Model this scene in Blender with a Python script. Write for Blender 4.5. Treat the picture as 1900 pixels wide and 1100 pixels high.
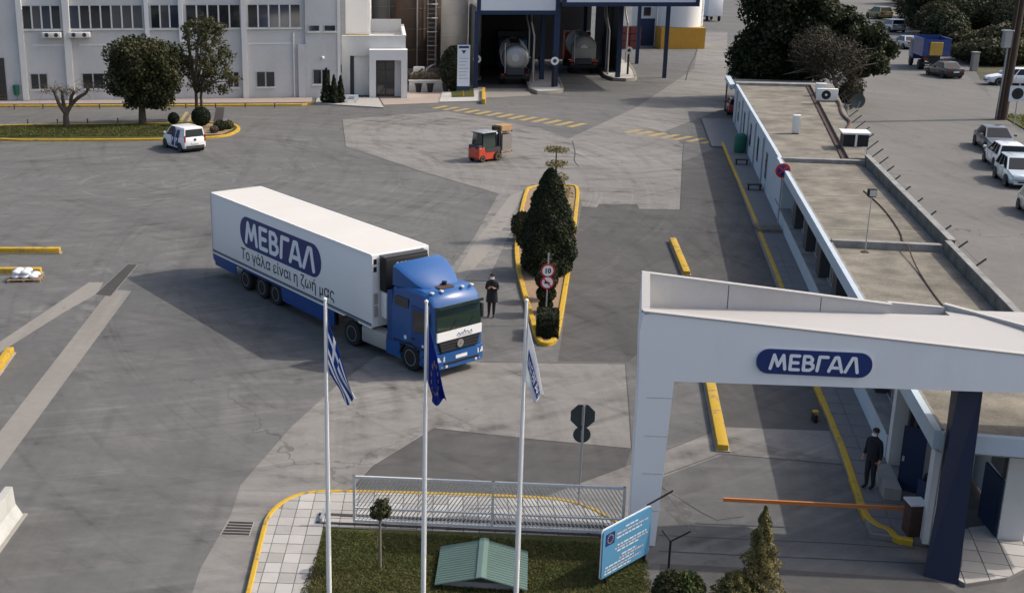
import bpy, bmesh, math, random
import numpy as np
from mathutils import Vector, Matrix
random.seed(7); RNG = np.random.default_rng(11)
for o in list(bpy.data.objects): bpy.data.objects.remove(o)
S = bpy.context.scene; COL = S.collection
R = math.radians
# ---- camera: 15 m above the yard, tilted 16.7 degrees down (an off-centre crop of a drone frame)
cd = bpy.data.cameras.new('camera'); cam = bpy.data.objects.new('camera', cd); COL.objects.link(cam)
cam.location = (0, 0, 15.34); cam.rotation_euler = (R(90 - 16.66), 0, 0)
cd.sensor_width = 36; cd.lens = 36 * 2225 / 1900; cd.shift_x = (950 - 712.5) / 1900; cd.clip_end = 3000; cd.clip_start = .5
S.camera = cam
# ---- sky and sun
SUN_EL, SUN_AZ = 44.0, 6.0          # elevation; compass angle of the sun counted from +X
w = bpy.data.worlds.new('World'); S.world = w; w.use_nodes = True
nt = w.node_tree; nt.nodes.clear()
sky = nt.nodes.new('ShaderNodeTexSky'); sky.sky_type = 'NISHITA'; sky.sun_disc = False
sky.sun_elevation = R(SUN_EL); sky.sun_rotation = R(90 - SUN_AZ); sky.dust_density = 4.3; sky.air_density = 0.9; sky.ozone_density = 1.0
bg = nt.nodes.new('ShaderNodeBackground'); bg.inputs[1].default_value = 0.15
wo = nt.nodes.new('ShaderNodeOutputWorld'); nt.links.new(sky.outputs[0], bg.inputs[0]); nt.links.new(bg.outputs[0], wo.inputs[0])
sd = bpy.data.lights.new('sun', 'SUN'); sd.energy = 2.35; sd.angle = R(0.6); sd.color = (1, .94, .85)
so = bpy.data.objects.new('sun', sd); COL.objects.link(so)
sv = Vector((math.cos(R(SUN_EL)) * math.cos(R(SUN_AZ)), math.cos(R(SUN_EL)) * math.sin(R(SUN_AZ)), math.sin(R(SUN_EL))))
so.rotation_euler = sv.to_track_quat('Z', 'Y').to_euler(); so.location = (60, 0, 60)
S.view_settings.view_transform = 'Standard'; S.view_settings.look = 'None'; S.view_settings.exposure = 0.38; S.view_settings.gamma = 1.0
S.render.engine = 'CYCLES'

# ================= helpers =================
class MB:
    def __init__(s): s.v = []; s.f = []
    def add(s, vs, fs):
        n = len(s.v); s.v += [tuple(map(float, p)) for p in vs]; s.f += [tuple(i + n for i in q) for q in fs]; return s
    def box(s, x0, x1, y0, y1, z0, z1):
        return s.add([(x0,y0,z0),(x1,y0,z0),(x1,y1,z0),(x0,y1,z0),(x0,y0,z1),(x1,y0,z1),(x1,y1,z1),(x0,y1,z1)],
                     [(0,3,2,1),(4,5,6,7),(0,1,5,4),(1,2,6,5),(2,3,7,6),(3,0,4,7)])
    def rbox(s, x0, x1, y0, y1, z0, z1, r=.03, seg=2):
        b = bmesh.new(); bmesh.ops.create_cube(b, size=1)
        for q in b.verts: q.co = Vector(((x0+x1)/2 + q.co.x*(x1-x0), (y0+y1)/2 + q.co.y*(y1-y0), (z0+z1)/2 + q.co.z*(z1-z0)))
        bmesh.ops.bevel(b, geom=b.edges[:], offset=r, segments=seg, affect='EDGES', profile=.5)
        b.verts.index_update(); s.add([q.co[:] for q in b.verts], [[q.index for q in f.verts] for f in b.faces]); b.free(); return s
    def hexa(s, lo, hi):           # two 4-point rings
        return s.add(list(lo) + list(hi), [(0,3,2,1),(4,5,6,7),(0,1,5,4),(1,2,6,5),(2,3,7,6),(3,0,4,7)])
    def loft(s, rings, caps=True, close=True):
        n = len(rings[0]); vs = [p for r_ in rings for p in r_]; fs = []
        for i in range(len(rings) - 1):
            for j in range(n if close else n - 1):
                k = (j + 1) % n; fs.append((i*n+j, i*n+k, (i+1)*n+k, (i+1)*n+j))
        if caps: fs.append(tuple(range(n))[::-1]); fs.append(tuple((len(rings)-1)*n + j for j in range(n)))
        return s.add(vs, fs)
    def prism(s, poly, z0, z1):
        return s.loft([[(x, y, z0) for x, y in poly], [(x, y, z1) for x, y in poly]])
    def sheet(s, poly, z):
        return s.add([(x, y, z) for x, y in poly], [tuple(range(len(poly)))])
    def ext(s, poly, fn, d0, d1):  # poly (a,b) -> fn(a,b,d)
        return s.loft([[fn(a, b, d0) for a, b in poly], [fn(a, b, d1) for a, b in poly]])
    def cyl(s, p0, p1, r0, r1=None, n=10, caps=True):
        r1 = r0 if r1 is None else r1; p0 = Vector(p0); p1 = Vector(p1); d = (p1 - p0).normalized()
        a = d.orthogonal().normalized(); b = d.cross(a)
        ring = lambda p, r: [p + (a*math.cos(t*2*math.pi/n) + b*math.sin(t*2*math.pi/n))*r for t in range(n)]
        return s.loft([ring(p0, r0), ring(p1, r1)], caps)
    def tube(s, pts, r, n=6):
        pts = [Vector(p) for p in pts]; rs = r if isinstance(r, (list, tuple)) else [r]*len(pts); rings = []
        a = None
        for i, p in enumerate(pts):
            d = (pts[min(i+1, len(pts)-1)] - pts[max(i-1, 0)]).normalized()
            a = d.orthogonal().normalized() if a is None else (a - d*a.dot(d)).normalized()
            b = d.cross(a); rings.append([p + (a*math.cos(t*2*math.pi/n) + b*math.sin(t*2*math.pi/n))*rs[i] for t in range(n)])
        return s.loft(rings)
    def lathe(s, prof, n=16, axis='z', c=(0,0,0)):
        rings = []
        for r, h in prof:
            ring = []
            for t in range(n):
                u, v = r*math.cos(t*2*math.pi/n), r*math.sin(t*2*math.pi/n)
                q = {'z': (u, v, h), 'y': (u, h, v), 'x': (h, u, v)}[axis]
                ring.append((q[0]+c[0], q[1]+c[1], q[2]+c[2]))
            rings.append(ring)
        return s.loft(rings)
    def ball(s, c, r, nu=12, nv=8):
        rx, ry, rz = r if isinstance(r, (tuple, list)) else (r, r, r)
        return s.loft([[(c[0]+rx*math.sin(a)*math.cos(t*2*math.pi/nu), c[1]+ry*math.sin(a)*math.sin(t*2*math.pi/nu), c[2]+rz*math.cos(a)) for t in range(nu)]
                       for a in [math.pi*(i+.04)/(nv+.08) if i in (0,) else math.pi*min(i, nv-.04)/nv for i in range(nv+1)]])
    def xf(s, m):
        s.v = [tuple(m @ Vector(p)) for p in s.v]; return s
    def build(s, name, mat, parent=None, smooth=None, recalc=True):
        me = bpy.data.meshes.new(name); me.from_pydata(s.v, [], s.f)
        if recalc:
            b = bmesh.new(); b.from_mesh(me); bmesh.ops.recalc_face_normals(b, faces=b.faces[:]); b.to_mesh(me); b.free()
        if smooth is not None:
            for p in me.polygons: p.use_smooth = True
            me.set_sharp_from_angle(angle=R(smooth))
        if mat is not None: me.materials.append(M[mat] if isinstance(mat, str) else mat)
        o = bpy.data.objects.new(name, me); COL.objects.link(o)
        if parent is not None: o.parent = parent
        return o
def tag(o, label=None, cat=None, group=None, kind=None):
    for k, v in (('label', label), ('category', cat), ('group', group), ('kind', kind)):
        if v: o[k] = v
    return o
def thing(name, label, cat, loc=(0,0,0), rz=0, group=None):
    o = bpy.data.objects.new(name, None); COL.objects.link(o); o.location = loc; o.rotation_euler = (0, 0, rz); o.empty_display_size = .2
    return tag(o, label, cat, group)
def struct(o): o['kind'] = 'structure'; return o
def copy_tree(o, parent=None):
    c = o.copy(); COL.objects.link(c); c.parent = parent
    for ch in [k for k in COL.objects if k.parent == o]: copy_tree(ch, c)
    return c
def link_copy(o, parent, loc=None, rz=None):
    c = o.copy(); COL.objects.link(c); c.parent = parent
    if loc is not None: c.location = loc
    if rz is not None: c.rotation_euler = (0, 0, rz)
    return c
def V3(p, z=0): return (p[0], p[1], z)
def lerp(a, b, t): return tuple(x + (y - x)*t for x, y in zip(a, b))
def chaikin(pts, n=2, closed=False):
    for _ in range(n):
        out = [] if closed else [pts[0]]
        for i in range(len(pts) if closed else len(pts) - 1):
            a, b = pts[i], pts[(i+1) % len(pts)]
            out += [lerp(a, b, .25), lerp(a, b, .75)]
        pts = out + ([] if closed else [pts[-1]])
    return pts
def offset_line(pts, d, closed=False):
    out = []; n = len(pts)
    for i in range(n):
        a = pts[(i-1) % n] if (closed or i > 0) else pts[i]; b = pts[(i+1) % n] if (closed or i < n-1) else pts[i]
        t = Vector((b[0]-a[0], b[1]-a[1])).normalized(); out.append((pts[i][0]-t.y*d, pts[i][1]+t.x*d))
    return out
def kerb(name, pts, w=.16, h=.14, mat='kerb_yellow', closed=False, z=0):
    o = [offset_line(pts, k, closed) for k in (-w/2, -w/2, -w/2+.025, w/2-.025, w/2, w/2)]
    hs = [z-.02, z+h-.025, z+h, z+h, z+h-.025, z-.02]
    rings = [[(o[j][i][0], o[j][i][1], hs[j]) for j in range(6)] for i in range(len(pts))]
    m = MB()
    if closed: rings.append(rings[0])
    m.loft(rings, caps=not closed)
    return struct(m.build(name, mat, smooth=40))
def clip_poly(subj, clip):
    out = list(subj)
    n = len(clip)
    for i in range(n):
        a, b = clip[i], clip[(i+1) % n]; inp, out = out, []
        side = lambda p: (b[0]-a[0])*(p[1]-a[1]) - (b[1]-a[1])*(p[0]-a[0])
        for j in range(len(inp)):
            p, q = inp[j-1], inp[j]; sp, sq = side(p), side(q)
            if (sp >= 0) != (sq >= 0): out.append(lerp(p, q, sp/(sp-sq)))
            if sq >= 0: out.append(q)
        if not out: return []
    return out
def area(p): return .5*sum(p[i-1][0]*p[i][1] - p[i][0]*p[i-1][1] for i in range(len(p)))
def inside(p, poly):
    r = False
    for i in range(len(poly)):
        a, b = poly[i-1], poly[i]
        if (a[1] > p[1]) != (b[1] > p[1]) and p[0] < (b[0]-a[0])*(p[1]-a[1])/(b[1]-a[1]) + a[0]: r = not r
    return r
def tiles(parent, region, org, ang, su, sv, gap, z0, z1, mats, name='paving_tile', minarea=.02):
    c, s_ = math.cos(ang), math.sin(ang)
    loc = [((p[0]-org[0])*c + (p[1]-org[1])*s_, -(p[0]-org[0])*s_ + (p[1]-org[1])*c) for p in region]
    if area(loc) < 0: loc = loc[::-1]
    i0, i1 = math.floor(min(p[0] for p in loc)/su), math.ceil(max(p[0] for p in loc)/su)
    j0, j1 = math.floor(min(p[1] for p in loc)/sv), math.ceil(max(p[1] for p in loc)/sv)
    for i in range(i0, i1):
        for j in range(j0, j1):
            g = gap/2; q = [(i*su+g, j*sv+g), ((i+1)*su-g, j*sv+g), ((i+1)*su-g, (j+1)*sv-g), (i*su+g, (j+1)*sv-g)]
            p = clip_poly(loc, q)
            if len(p) < 3 or abs(area(p)) < minarea: continue
            dz = random.uniform(-.004, .004); cx, cy = (i+.5)*su, (j+.5)*sv
            pw = [(org[0] + a*c - b*s_, org[1] + a*s_ + b*c) for a, b in p]
            MB().prism(pw, z0, z1 + dz).build(name, random.choice(mats), parent)

# ================= materials =================
M = {}
class NT:
    def __init__(s, name):
        s.m = bpy.data.materials.new(name); s.m.use_nodes = True; s.n = s.m.node_tree.nodes; s.l = s.m.node_tree.links
        s.b = s.n['Principled BSDF']
    def node(s, t, **kw):
        n = s.n.new(t)
        for k, v in kw.items(): setattr(n, k, v)
        return n
    def inp(s, sock, v):
        if isinstance(v, bpy.types.NodeSocket): s.l.new(v, sock)
        elif isinstance(v, (tuple, list)) and sock.type == 'RGBA' and len(v) == 3: sock.default_value = (*v, 1)
        elif v is not None: sock.default_value = v
    def math(s, op, a, b=None, c=None, clamp=False):
        n = s.node('ShaderNodeMath', operation=op); n.use_clamp = clamp
        for i, v in enumerate((a, b, c)):
            if v is not None: s.inp(n.inputs[i], v)
        return n.outputs[0]
    def noise(s, vec, scale, detail=4, rough=.55, dist=0):
        n = s.node('ShaderNodeTexNoise'); s.inp(n.inputs['Vector'], vec); n.inputs['Scale'].default_value = scale
        n.inputs['Detail'].default_value = detail; n.inputs['Roughness'].default_value = rough; n.inputs['Distortion'].default_value = dist
        return n.outputs['Fac']
    def ramp(s, fac, a, b):
        n = s.node('ShaderNodeMapRange'); n.clamp = True
        s.inp(n.inputs[0], fac); n.inputs[1].default_value = a; n.inputs[2].default_value = b; return n.outputs[0]
    def mix(s, fac, a, b, mode='MIX'):
        n = s.node('ShaderNodeMix', data_type='RGBA', blend_type=mode)
        s.inp(n.inputs[0], fac); s.inp(n.inputs[6], a); s.inp(n.inputs[7], b); return n.outputs[2]
    def mul(s, col, fac):       # colour * scalar
        n = s.node('ShaderNodeVectorMath', operation='SCALE'); s.inp(n.inputs[0], col); s.inp(n.inputs[3], fac); return n.outputs[0]
    def scale(s, vec, v):
        n = s.node('ShaderNodeVectorMath', operation='MULTIPLY'); s.inp(n.inputs[0], vec); n.inputs[1].default_value = v; return n.outputs[0]
    def pos(s): return s.node('ShaderNodeNewGeometry').outputs['Position']
    def obj(s): return s.node('ShaderNodeTexCoord').outputs['Object']
    def xyz(s, vec):
        n = s.node('ShaderNodeSeparateXYZ'); s.inp(n.inputs[0], vec); return n.outputs
    def bump(s, h, strength=.3, dist=.02):
        n = s.node('ShaderNodeBump'); n.inputs['Strength'].default_value = strength; n.inputs['Distance'].default_value = dist
        s.inp(n.inputs['Height'], h); s.l.new(n.outputs[0], s.b.inputs['Normal'])
    def fin(s, col=None, rough=.8, metal=0, spec=.4):
        s.inp(s.b.inputs['Base Color'], col); s.inp(s.b.inputs['Roughness'], rough); s.inp(s.b.inputs['Metallic'], metal)
        s.inp(s.b.inputs['Specular IOR Level'], spec); M[s.m.name] = s.m; return s.m
def mat(name, col, rough=.75, metal=0, var=.12, scale=1.5, fine=12, grime=0, grime_col=(.09,.075,.055), bump=0, spec=.4, coat=0):
    t = NT(name); p = t.obj()
    a = t.noise(p, scale, 5); b = t.noise(p, fine, 3)
    f = t.math('ADD', t.math('MULTIPLY', t.math('SUBTRACT', a, .5), var*2.2), t.math('MULTIPLY', t.math('SUBTRACT', b, .5), var))
    c = t.mul(t.mix(0, col, col), t.math('ADD', f, 1))
    if grime:
        g = t.ramp(t.noise(t.scale(t.pos(), (1, 1, .25)), scale*1.7, 6, .65), .5, .8); c = t.mix(t.math('MULTIPLY', g, grime), c, grime_col)
    if bump: t.bump(b, bump, .01)
    if coat: t.b.inputs['Coat Weight'].default_value = coat; t.b.inputs['Coat Roughness'].default_value = .08
    return t.fin(c, t.math('ADD', t.math('MULTIPLY', t.math('SUBTRACT', a, .5), .2), rough, clamp=True), metal, spec)

def polar_streaks(t, p, cx, cy, rs, ang_s, lo, hi):
    x, y, z = t.xyz(p); dx = t.math('SUBTRACT', x, cx); dy = t.math('SUBTRACT', y, cy)
    r = t.math('SQRT', t.math('ADD', t.math('MULTIPLY', dx, dx), t.math('MULTIPLY', dy, dy))); a = t.math('ARCTAN2', dy, dx)
    n = t.node('ShaderNodeCombineXYZ'); t.inp(n.inputs[0], t.math('MULTIPLY', r, rs)); t.inp(n.inputs[1], t.math('MULTIPLY', a, ang_s))
    return t.ramp(t.noise(n.outputs[0], 1, 3, .6), lo, hi)
def ground_mat(name, col, warm, big=.35, streak=.25, crack=True, arcs=True):
    t = NT(name); p = t.pos()
    n1 = t.noise(p, .05, 4, .62); n2 = t.noise(p, .32, 6, .66, .6); n3 = t.noise(p, 2.6, 6, .65); n4 = t.noise(p, 34, 3, .6)
    f = t.math('ADD', 1, t.math('MULTIPLY', t.math('SUBTRACT', n1, .5), big*1.9))
    f = t.math('ADD', f, t.math('MULTIPLY', t.math('SUBTRACT', n2, .5), big*1.5))
    f = t.math('ADD', f, t.math('MULTIPLY', t.math('SUBTRACT', n3, .5), big*.9))
    f = t.math('ADD', f, t.math('MULTIPLY', t.math('SUBTRACT', n4, .5), .42))
    if arcs:   # rubber left by lorries turning in the yard, pale scuffs beside it
        for cx, cy, rs, lo, hi, k in ((-20, 80, 1.3, .50, .66, -.20), (-1, 38, .9, .48, .68, -.17), (-20, 80, 2.6, .54, .66, .17), (14, 98, 1.0, .50, .66, -.20), (-34, 34, .8, .48, .66, -.18), (-2, 62, 2.2, .56, .68, .14), (30, 60, 2.0, .54, .66, -.15)):
            m = polar_streaks(t, p, cx, cy, rs, 1.6, lo, hi)
            f = t.math('ADD', f, t.math('MULTIPLY', t.math('MULTIPLY', m, t.ramp(n2, .34, .6)), k*streak/.25))
    if name == 'asphalt':   # pale circular scuffs of tight turns
        x_, y_, z_ = t.xyz(p)
        for cx, cy, r0, w_, k in ((-14.6, 77.2, 5.2, .16, .30), (-13.4, 77.4, 3.6, .12, .22), (-12.2, 77.6, 2.3, .12, .26), (-9.4, 79, 2.2, .12, .2), (-17.0, 79, 5.6, .12, .2), (-3.5, 50, 9.5, .22, .12), (-3.5, 50, 11.4, .2, .12)):
            dx_ = t.math('SUBTRACT', x_, cx); dy_ = t.math('SUBTRACT', y_, cy); rr_ = t.math('SQRT', t.math('ADD', t.math('MULTIPLY', dx_, dx_), t.math('MULTIPLY', dy_, dy_)))
            ring_ = t.math('SUBTRACT', 1, t.ramp(t.math('ABSOLUTE', t.math('SUBTRACT', rr_, r0)), w_*.4, w_))
            f = t.math('ADD', f, t.math('MULTIPLY', t.math('MULTIPLY', ring_, t.ramp(n2, .44, .56)), k))
    st = t.ramp(t.noise(t.scale(p, (1.1, .09, 1)), .8, 4, .6), .54, .70)
    f = t.math('SUBTRACT', f, t.math('MULTIPLY', st, .14))
    sm = t.ramp(t.noise(t.scale(p, (.22, 1.3, 1)), 1.1, 5, .7), .58, .72)     # pale wind-blown dust
    f = t.math('ADD', f, t.math('MULTIPLY', sm, .12))
    c = t.mix(t.ramp(n2, .3, .75), col, warm); c = t.mul(c, f)
    oil = t.ramp(t.noise(p, .75, 3, .5), .68, .76); c = t.mix(t.math('MULTIPLY', oil, .42), c, (.045, .043, .041))
    dot = t.node('ShaderNodeTexVoronoi'); dot.inputs['Scale'].default_value = .9; t.l.new(p, dot.inputs['Vector'])
    dm = t.math('MULTIPLY', t.math('SUBTRACT', 1, t.ramp(dot.outputs['Distance'], .03, .10)), t.ramp(n3, .5, .62)); c = t.mix(t.math('MULTIPLY', dm, .5), c, (.04, .038, .036))
    if crack:
        v = t.node('ShaderNodeTexVoronoi', feature='DISTANCE_TO_EDGE'); v.inputs['Scale'].default_value = .085
        d = t.node('ShaderNodeVectorMath', operation='ADD'); t.l.new(p, d.inputs[0])
        nn = t.node('ShaderNodeTexNoise'); nn.inputs['Scale'].default_value = .5; nn.inputs['Detail'].default_value = 6; t.l.new(p, nn.inputs[0])
        sc = t.node('ShaderNodeVectorMath', operation='SCALE'); t.l.new(nn.outputs['Color'], sc.inputs[0]); sc.inputs[3].default_value = 3.5
        t.l.new(sc.outputs[0], d.inputs[1]); t.l.new(d.outputs[0], v.inputs['Vector'])
        k = t.math('SUBTRACT', 1, t.ramp(v.outputs['Distance'], .0012, .0042)); k = t.math('MULTIPLY', k, t.ramp(n1, .45, .6))
        c = t.mix(t.math('MULTIPLY', k, .55), c, (.03, .029, .028))
    t.bump(n4, .4, .01)
    return t.fin(c, .88, 0, .25)
ground_mat('asphalt', (.126, .125, .121), (.143, .139, .131))
ground_mat('asphalt_new', (.084, .082, .079), (.102, .097, .091), big=.28)
ground_mat('concrete', (.236, .225, .206), (.192, .182, .167), big=.34, streak=.34)
ground_mat('concrete_strip', (.262, .245, .218), (.225, .208, .182), big=.3, arcs=False, crack=False)
ground_mat('street', (.150, .145, .134), (.164, .156, .142), big=.22, streak=.12)
ground_mat('earth', (.055, .055, .028), (.085, .075, .04), big=.6, arcs=False, crack=False)
def worn(name, col, under, amount=.5, sc=2.2):
    t = NT(name); p = t.pos(); n = t.noise(p, sc, 8, .7); n2 = t.noise(p, sc*9, 3)
    m = t.ramp(n, .66 - amount*.3, .72 - amount*.16); c = t.mix(m, col, under)
    c = t.mul(c, t.math('ADD', .82, t.math('MULTIPLY', n2, .36))); t.bump(n2, .3, .006)
    return t.fin(c, .7, 0, .3)
worn('kerb_yellow', (.50, .31, .025), (.19, .155, .10), .42, 2.4)
worn('road_yellow', (.38, .27, .08), (.24, .215, .17), .62, 1.1)
worn('bar_pale', (.24, .23, .21), (.15, .145, .135), .7, 1.1)
mat('wall_grey', (.58, .58, .56), .85, var=.14, scale=.25, fine=3, grime=.22, grime_col=(.20, .19, .17), bump=.15)
mat('wall_pier', (.74, .73, .69), .8, var=.06, scale=.4, fine=4, grime=.15, grime_col=(.25,.23,.2))
mat('wall_white', (.72, .71, .68), .8, var=.05, scale=.3, fine=5, grime=.14, grime_col=(.35,.31,.25))
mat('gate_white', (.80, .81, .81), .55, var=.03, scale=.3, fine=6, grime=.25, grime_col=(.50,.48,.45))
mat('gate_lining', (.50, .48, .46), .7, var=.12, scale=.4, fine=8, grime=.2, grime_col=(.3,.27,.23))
mat('low_wall', (.46, .53, .58), .75, var=.07, scale=.5, fine=6, grime=.25, grime_col=(.28,.29,.29))
mat('gravel_roof', (.180, .162, .128), .95, var=.95, scale=.7, fine=16, grime=.6, grime_col=(.085,.075,.055), bump=.8)
mat('roof_edge', (.25, .245, .23), .9, var=.6, scale=1.4, fine=14, grime=.5, grime_col=(.15,.14,.12), bump=.3)
mat('deck_white', (.43, .415, .395), .7, var=.05, scale=.5, fine=6, grime=.2, grime_col=(.5,.45,.4))
mat('blue_steel', (.006, .010, .034), .45, var=.15, scale=2)
mat('blue_frame', (.011, .026, .072), .5, var=.12)
mat('panel_white', (.66, .70, .74), .45, var=.03, scale=.2)
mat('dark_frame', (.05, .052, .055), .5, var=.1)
mat('alu', (.55, .56, .57), .4, .6, var=.08)
mat('steel', (.42, .41, .40), .42, .75, var=.2, scale=.6, grime=.35, grime_col=(.16,.11,.07))
mat('silo_steel', (.36, .345, .325), .5, .45, var=.22, scale=.35, grime=.7, grime_col=(.13,.085,.055))
mat('galv', (.38, .39, .40), .5, .5, var=.15)
mat('white_paint', (.78, .78, .77), .45, var=.04)
mat('pole_white', (.80, .79, .76), .4, var=.04)
mat('black', (.012, .012, .013), .6, var=.15)
mat('rubber', (.016, .016, .017), .85, var=.2, fine=30)
mat('tile_a', (.37, .35, .32), .85, var=.12, scale=2, fine=18, bump=.2)
mat('tile_b', (.32, .305, .28), .85, var=.12, scale=2, fine=18, bump=.2)
mat('tile_c', (.42, .40, .37), .85, var=.12, scale=2, fine=18, bump=.2)
mat('tile_pink', (.33, .27, .23), .85, var=.12, scale=1, fine=9)
mat('slab', (.17, .165, .16), .9, var=.2, scale=1.4, fine=12, bump=.3)
mat('slab_b', (.17, .168, .165), .9, var=.2, scale=1.4, fine=12, bump=.3)
mat('mortar', (.20, .185, .165), .95, var=.2)
mat('concrete_raw', (.29, .275, .25), .9, var=.16, scale=1.2, fine=15, grime=.4, grime_col=(.2,.18,.15), bump=.3)
mat('wood', (.36, .25, .15), .85, var=.3, scale=3, fine=25, bump=.3)
mat('wood_grey', (.24, .20, .165), .9, var=.3, scale=3, fine=25, bump=.3)
mat('bark', (.10, .075, .055), .95, var=.35, scale=4, fine=30, bump=.8)
mat('bark_pale', (.20, .17, .14), .95, var=.3, scale=4, fine=30, bump=.6)
mat('pole_wood', (.045, .030, .022), .9, var=.3, scale=2, fine=25)
mat('rust', (.075, .040, .028), .85, var=.35, scale=4, fine=20)
mat('ac_white', (.72, .71, .67), .5, var=.06, grime=.2, grime_col=(.35,.32,.26))
mat('ochre', (.50, .26, .03), .7, var=.12, grime=.2)
mat('orange_boom', (.60, .20, .05), .5, var=.08)
mat('soil', (.26, .18, .11), .95, var=.3, scale=4, fine=20, bump=.6)
mat('bin_green', (.015, .12, .075), .5, var=.1)
mat('grating', (.040, .036, .033), .8, .2, var=.3, scale=5)
def glass(name, col, rough=.06, coat=.4, spec=.9):
    t = NT(name); p = t.pos(); n = t.noise(p, .35, 3)
    t.b.inputs['Coat Weight'].default_value = coat; t.b.inputs['Coat Roughness'].default_value = .02
    return t.fin(t.mul(t.mix(0, col, col), t.math('ADD', .55, t.math('MULTIPLY', n, .9))), rough, 0, spec)
glass('glass', (.018, .021, .024)); glass('glass_curtain', (.075, .08, .085), .10); glass('glass_blue', (.03, .04, .065)); glass('glass_green', (.020, .036, .030), .04)
def leafmat(name, a, b, c, trans=.22):
    t = NT(name); g = t.node('ShaderNodeNewGeometry'); r = g.outputs['Random Per Island']; n = t.noise(g.outputs['Position'], .7, 3)
    col = t.mix(r, a, b); col = t.mix(t.ramp(n, .45, .75), col, c)
    t.fin(col, .65, 0, .25); tr = t.node('ShaderNodeBsdfTranslucent'); t.inp(tr.inputs[0], col)
    mx = t.node('ShaderNodeMixShader'); mx.inputs[0].default_value = trans
    t.l.new(t.b.outputs[0], mx.inputs[1]); t.l.new(tr.outputs[0], mx.inputs[2]); t.l.new(mx.outputs[0], t.n['Material Output'].inputs[0])
leafmat('leaf_dark', (.020, .030, .014), (.042, .052, .022), (.060, .060, .028))
leafmat('leaf_holm', (.030, .036, .014), (.062, .066, .026), (.085, .078, .036))
leafmat('leaf_olive', (.055, .062, .024), (.10, .10, .045), (.085, .075, .035))
leafmat('leaf_cypress', (.014, .022, .010), (.028, .037, .016), (.038, .044, .017))
leafmat('leaf_topiary', (.012, .019, .009), (.022, .030, .013), (.030, .036, .014), .1)
leafmat('leaf_yellow', (.14, .13, .045), (.24, .21, .08), (.17, .125, .05))
leafmat('leaf_fresh', (.055, .085, .020), (.095, .12, .035), (.08, .085, .03))
leafmat('leaf_dry', (.13, .105, .07), (.20, .165, .115), (.11, .09, .06))
leafmat('leaf_wood', (.030, .036, .016), (.060, .060, .028), (.075, .065, .035))
leafmat('grass', (.062, .082, .020), (.120, .125, .036), (.15, .125, .05), .3)
leafmat('grass_dry', (.10, .10, .035), (.16, .14, .06), (.07, .09, .025), .3)
def lawn(name, a, b, c):
    t = NT(name); p = t.pos(); n = t.noise(p, .6, 5); n2 = t.noise(p, 9, 4); n3 = t.noise(p, 50, 2)
    col = t.mix(t.ramp(n, .35, .65), a, b); col = t.mix(t.ramp(n2, .5, .75), col, c); t.bump(n3, .8, .03)
    return t.fin(t.mul(col, t.math('ADD', .6, t.math('MULTIPLY', n3, .8))), .95, 0, .1)
lawn('lawn', (.050, .062, .018), (.085, .085, .030), (.12, .10, .044)); lawn('verge', (.075, .095, .028), (.11, .105, .04), (.15, .12, .06))

# ================= ground =================
g_ = MB().sheet([(-500,-40),(600,-40),(600,900),(-500,900)], 0).build('ground', 'asphalt'); struct(g_)
def patch(name, pts, z, m): return struct(MB().sheet(pts, z).build(name, m))
patch('concrete_yard', [(-3.67, 105.49), (-2.95, 91.29), (2.49, 81.13), (7.15, 73.56), (4.83, 62.31), (2.71, 53.90), (4.85, 53.90), (8.17, 69.66), (9.53, 76.63), (12.49, 76.11), (11.80, 69.96), (12.64, 69.66), (12.93, 70.56), (15.16, 70.41), (15.05, 69.22), (17.43, 69.07), (21.31, 84.84), (23.17, 92.29), (23.25, 98.76), (31.86, 112.41), (58.05, 206.90), (53.50, 206.90), (37.79, 147.92), (23.70, 113.15), (14.63, 94.89), (13.01, 100.51), (5.83, 110.60)], .004, 'concrete')
patch('concrete_apron', [(-4.73, 24.11), (-4.66, 27.17), (-4.25, 30.14), (-4.20, 32.02), (-3.04, 36.37), (-1.63, 40.33), (-0.26, 43.34), (3.61, 42.61), (9.06, 42.43), (8.48, 38.86), (7.76, 34.64), (4.94, 35.32), (1.64, 36.24), (-0.33, 33.32), (-0.90, 31.84), (-2.34, 31.04), (-3.07, 29.82), (-3.19, 26.00), (-3.24, 24.11)], .004, 'concrete')
patch('asphalt_bay', [(1.64, 36.24), (4.94, 35.32), (7.76, 34.64), (7.30, 33.29), (4.17, 30.97), (-0.81, 31.14), (-0.90, 31.84), (-0.33, 33.32)], .003, 'asphalt_new')
patch('concrete_gate', [(4.17, 30.97), (7.30, 33.29), (10.71, 36.01), (10.57, 34.23), (8.28, 32.57), (8.09, 31.84), (6.51, 29.19), (5.55, 30.46)], .0045, 'concrete')
patch('concrete_lane', [(10.75, 36.37), (10.57, 34.23), (14.37, 33.44), (14.82, 36.01)], .0048, 'concrete')
patch('asphalt_lane', [(21.31, 84.84), (17.43, 69.07), (15.05, 69.22), (13.97, 64.81), (15.03, 61.60), (11.73, 40.99), (10.83, 36.46), (14.82, 36.01), (15.41, 40.17), (18.35, 53.44), (21.51, 68.93), (26.12, 91.79)], .003, 'asphalt_new')
patch('asphalt_median_lane', [(11.77, 69.81), (12.64, 69.66), (12.93, 70.56), (15.16, 70.41), (15.05, 69.22), (13.97, 64.81), (15.03, 61.60), (13.61, 52.11), (10.33, 44.61), (9.20, 42.61), (6.57, 42.73), (6.94, 44.61), (9.39, 57.82)], .0035, 'asphalt_new')
patch('concrete_drive', [(8.09, 31.84), (10.57, 34.23), (14.37, 33.44), (13.21, 29.98), (13.84, 28.29), (14.11, 27.31), (14.35, 25.50), (11.66, 22.84), (5.93, 22.84), (6.73, 28.15)], .0035, 'asphalt')
patch('asphalt_drive', [(7.07, 27.44), (10.47, 27.09), (13.68, 26.64), (14.36, 25.26), (12.84, 22.84), (5.76, 22.84)], .0065, 'asphalt_new')
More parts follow.
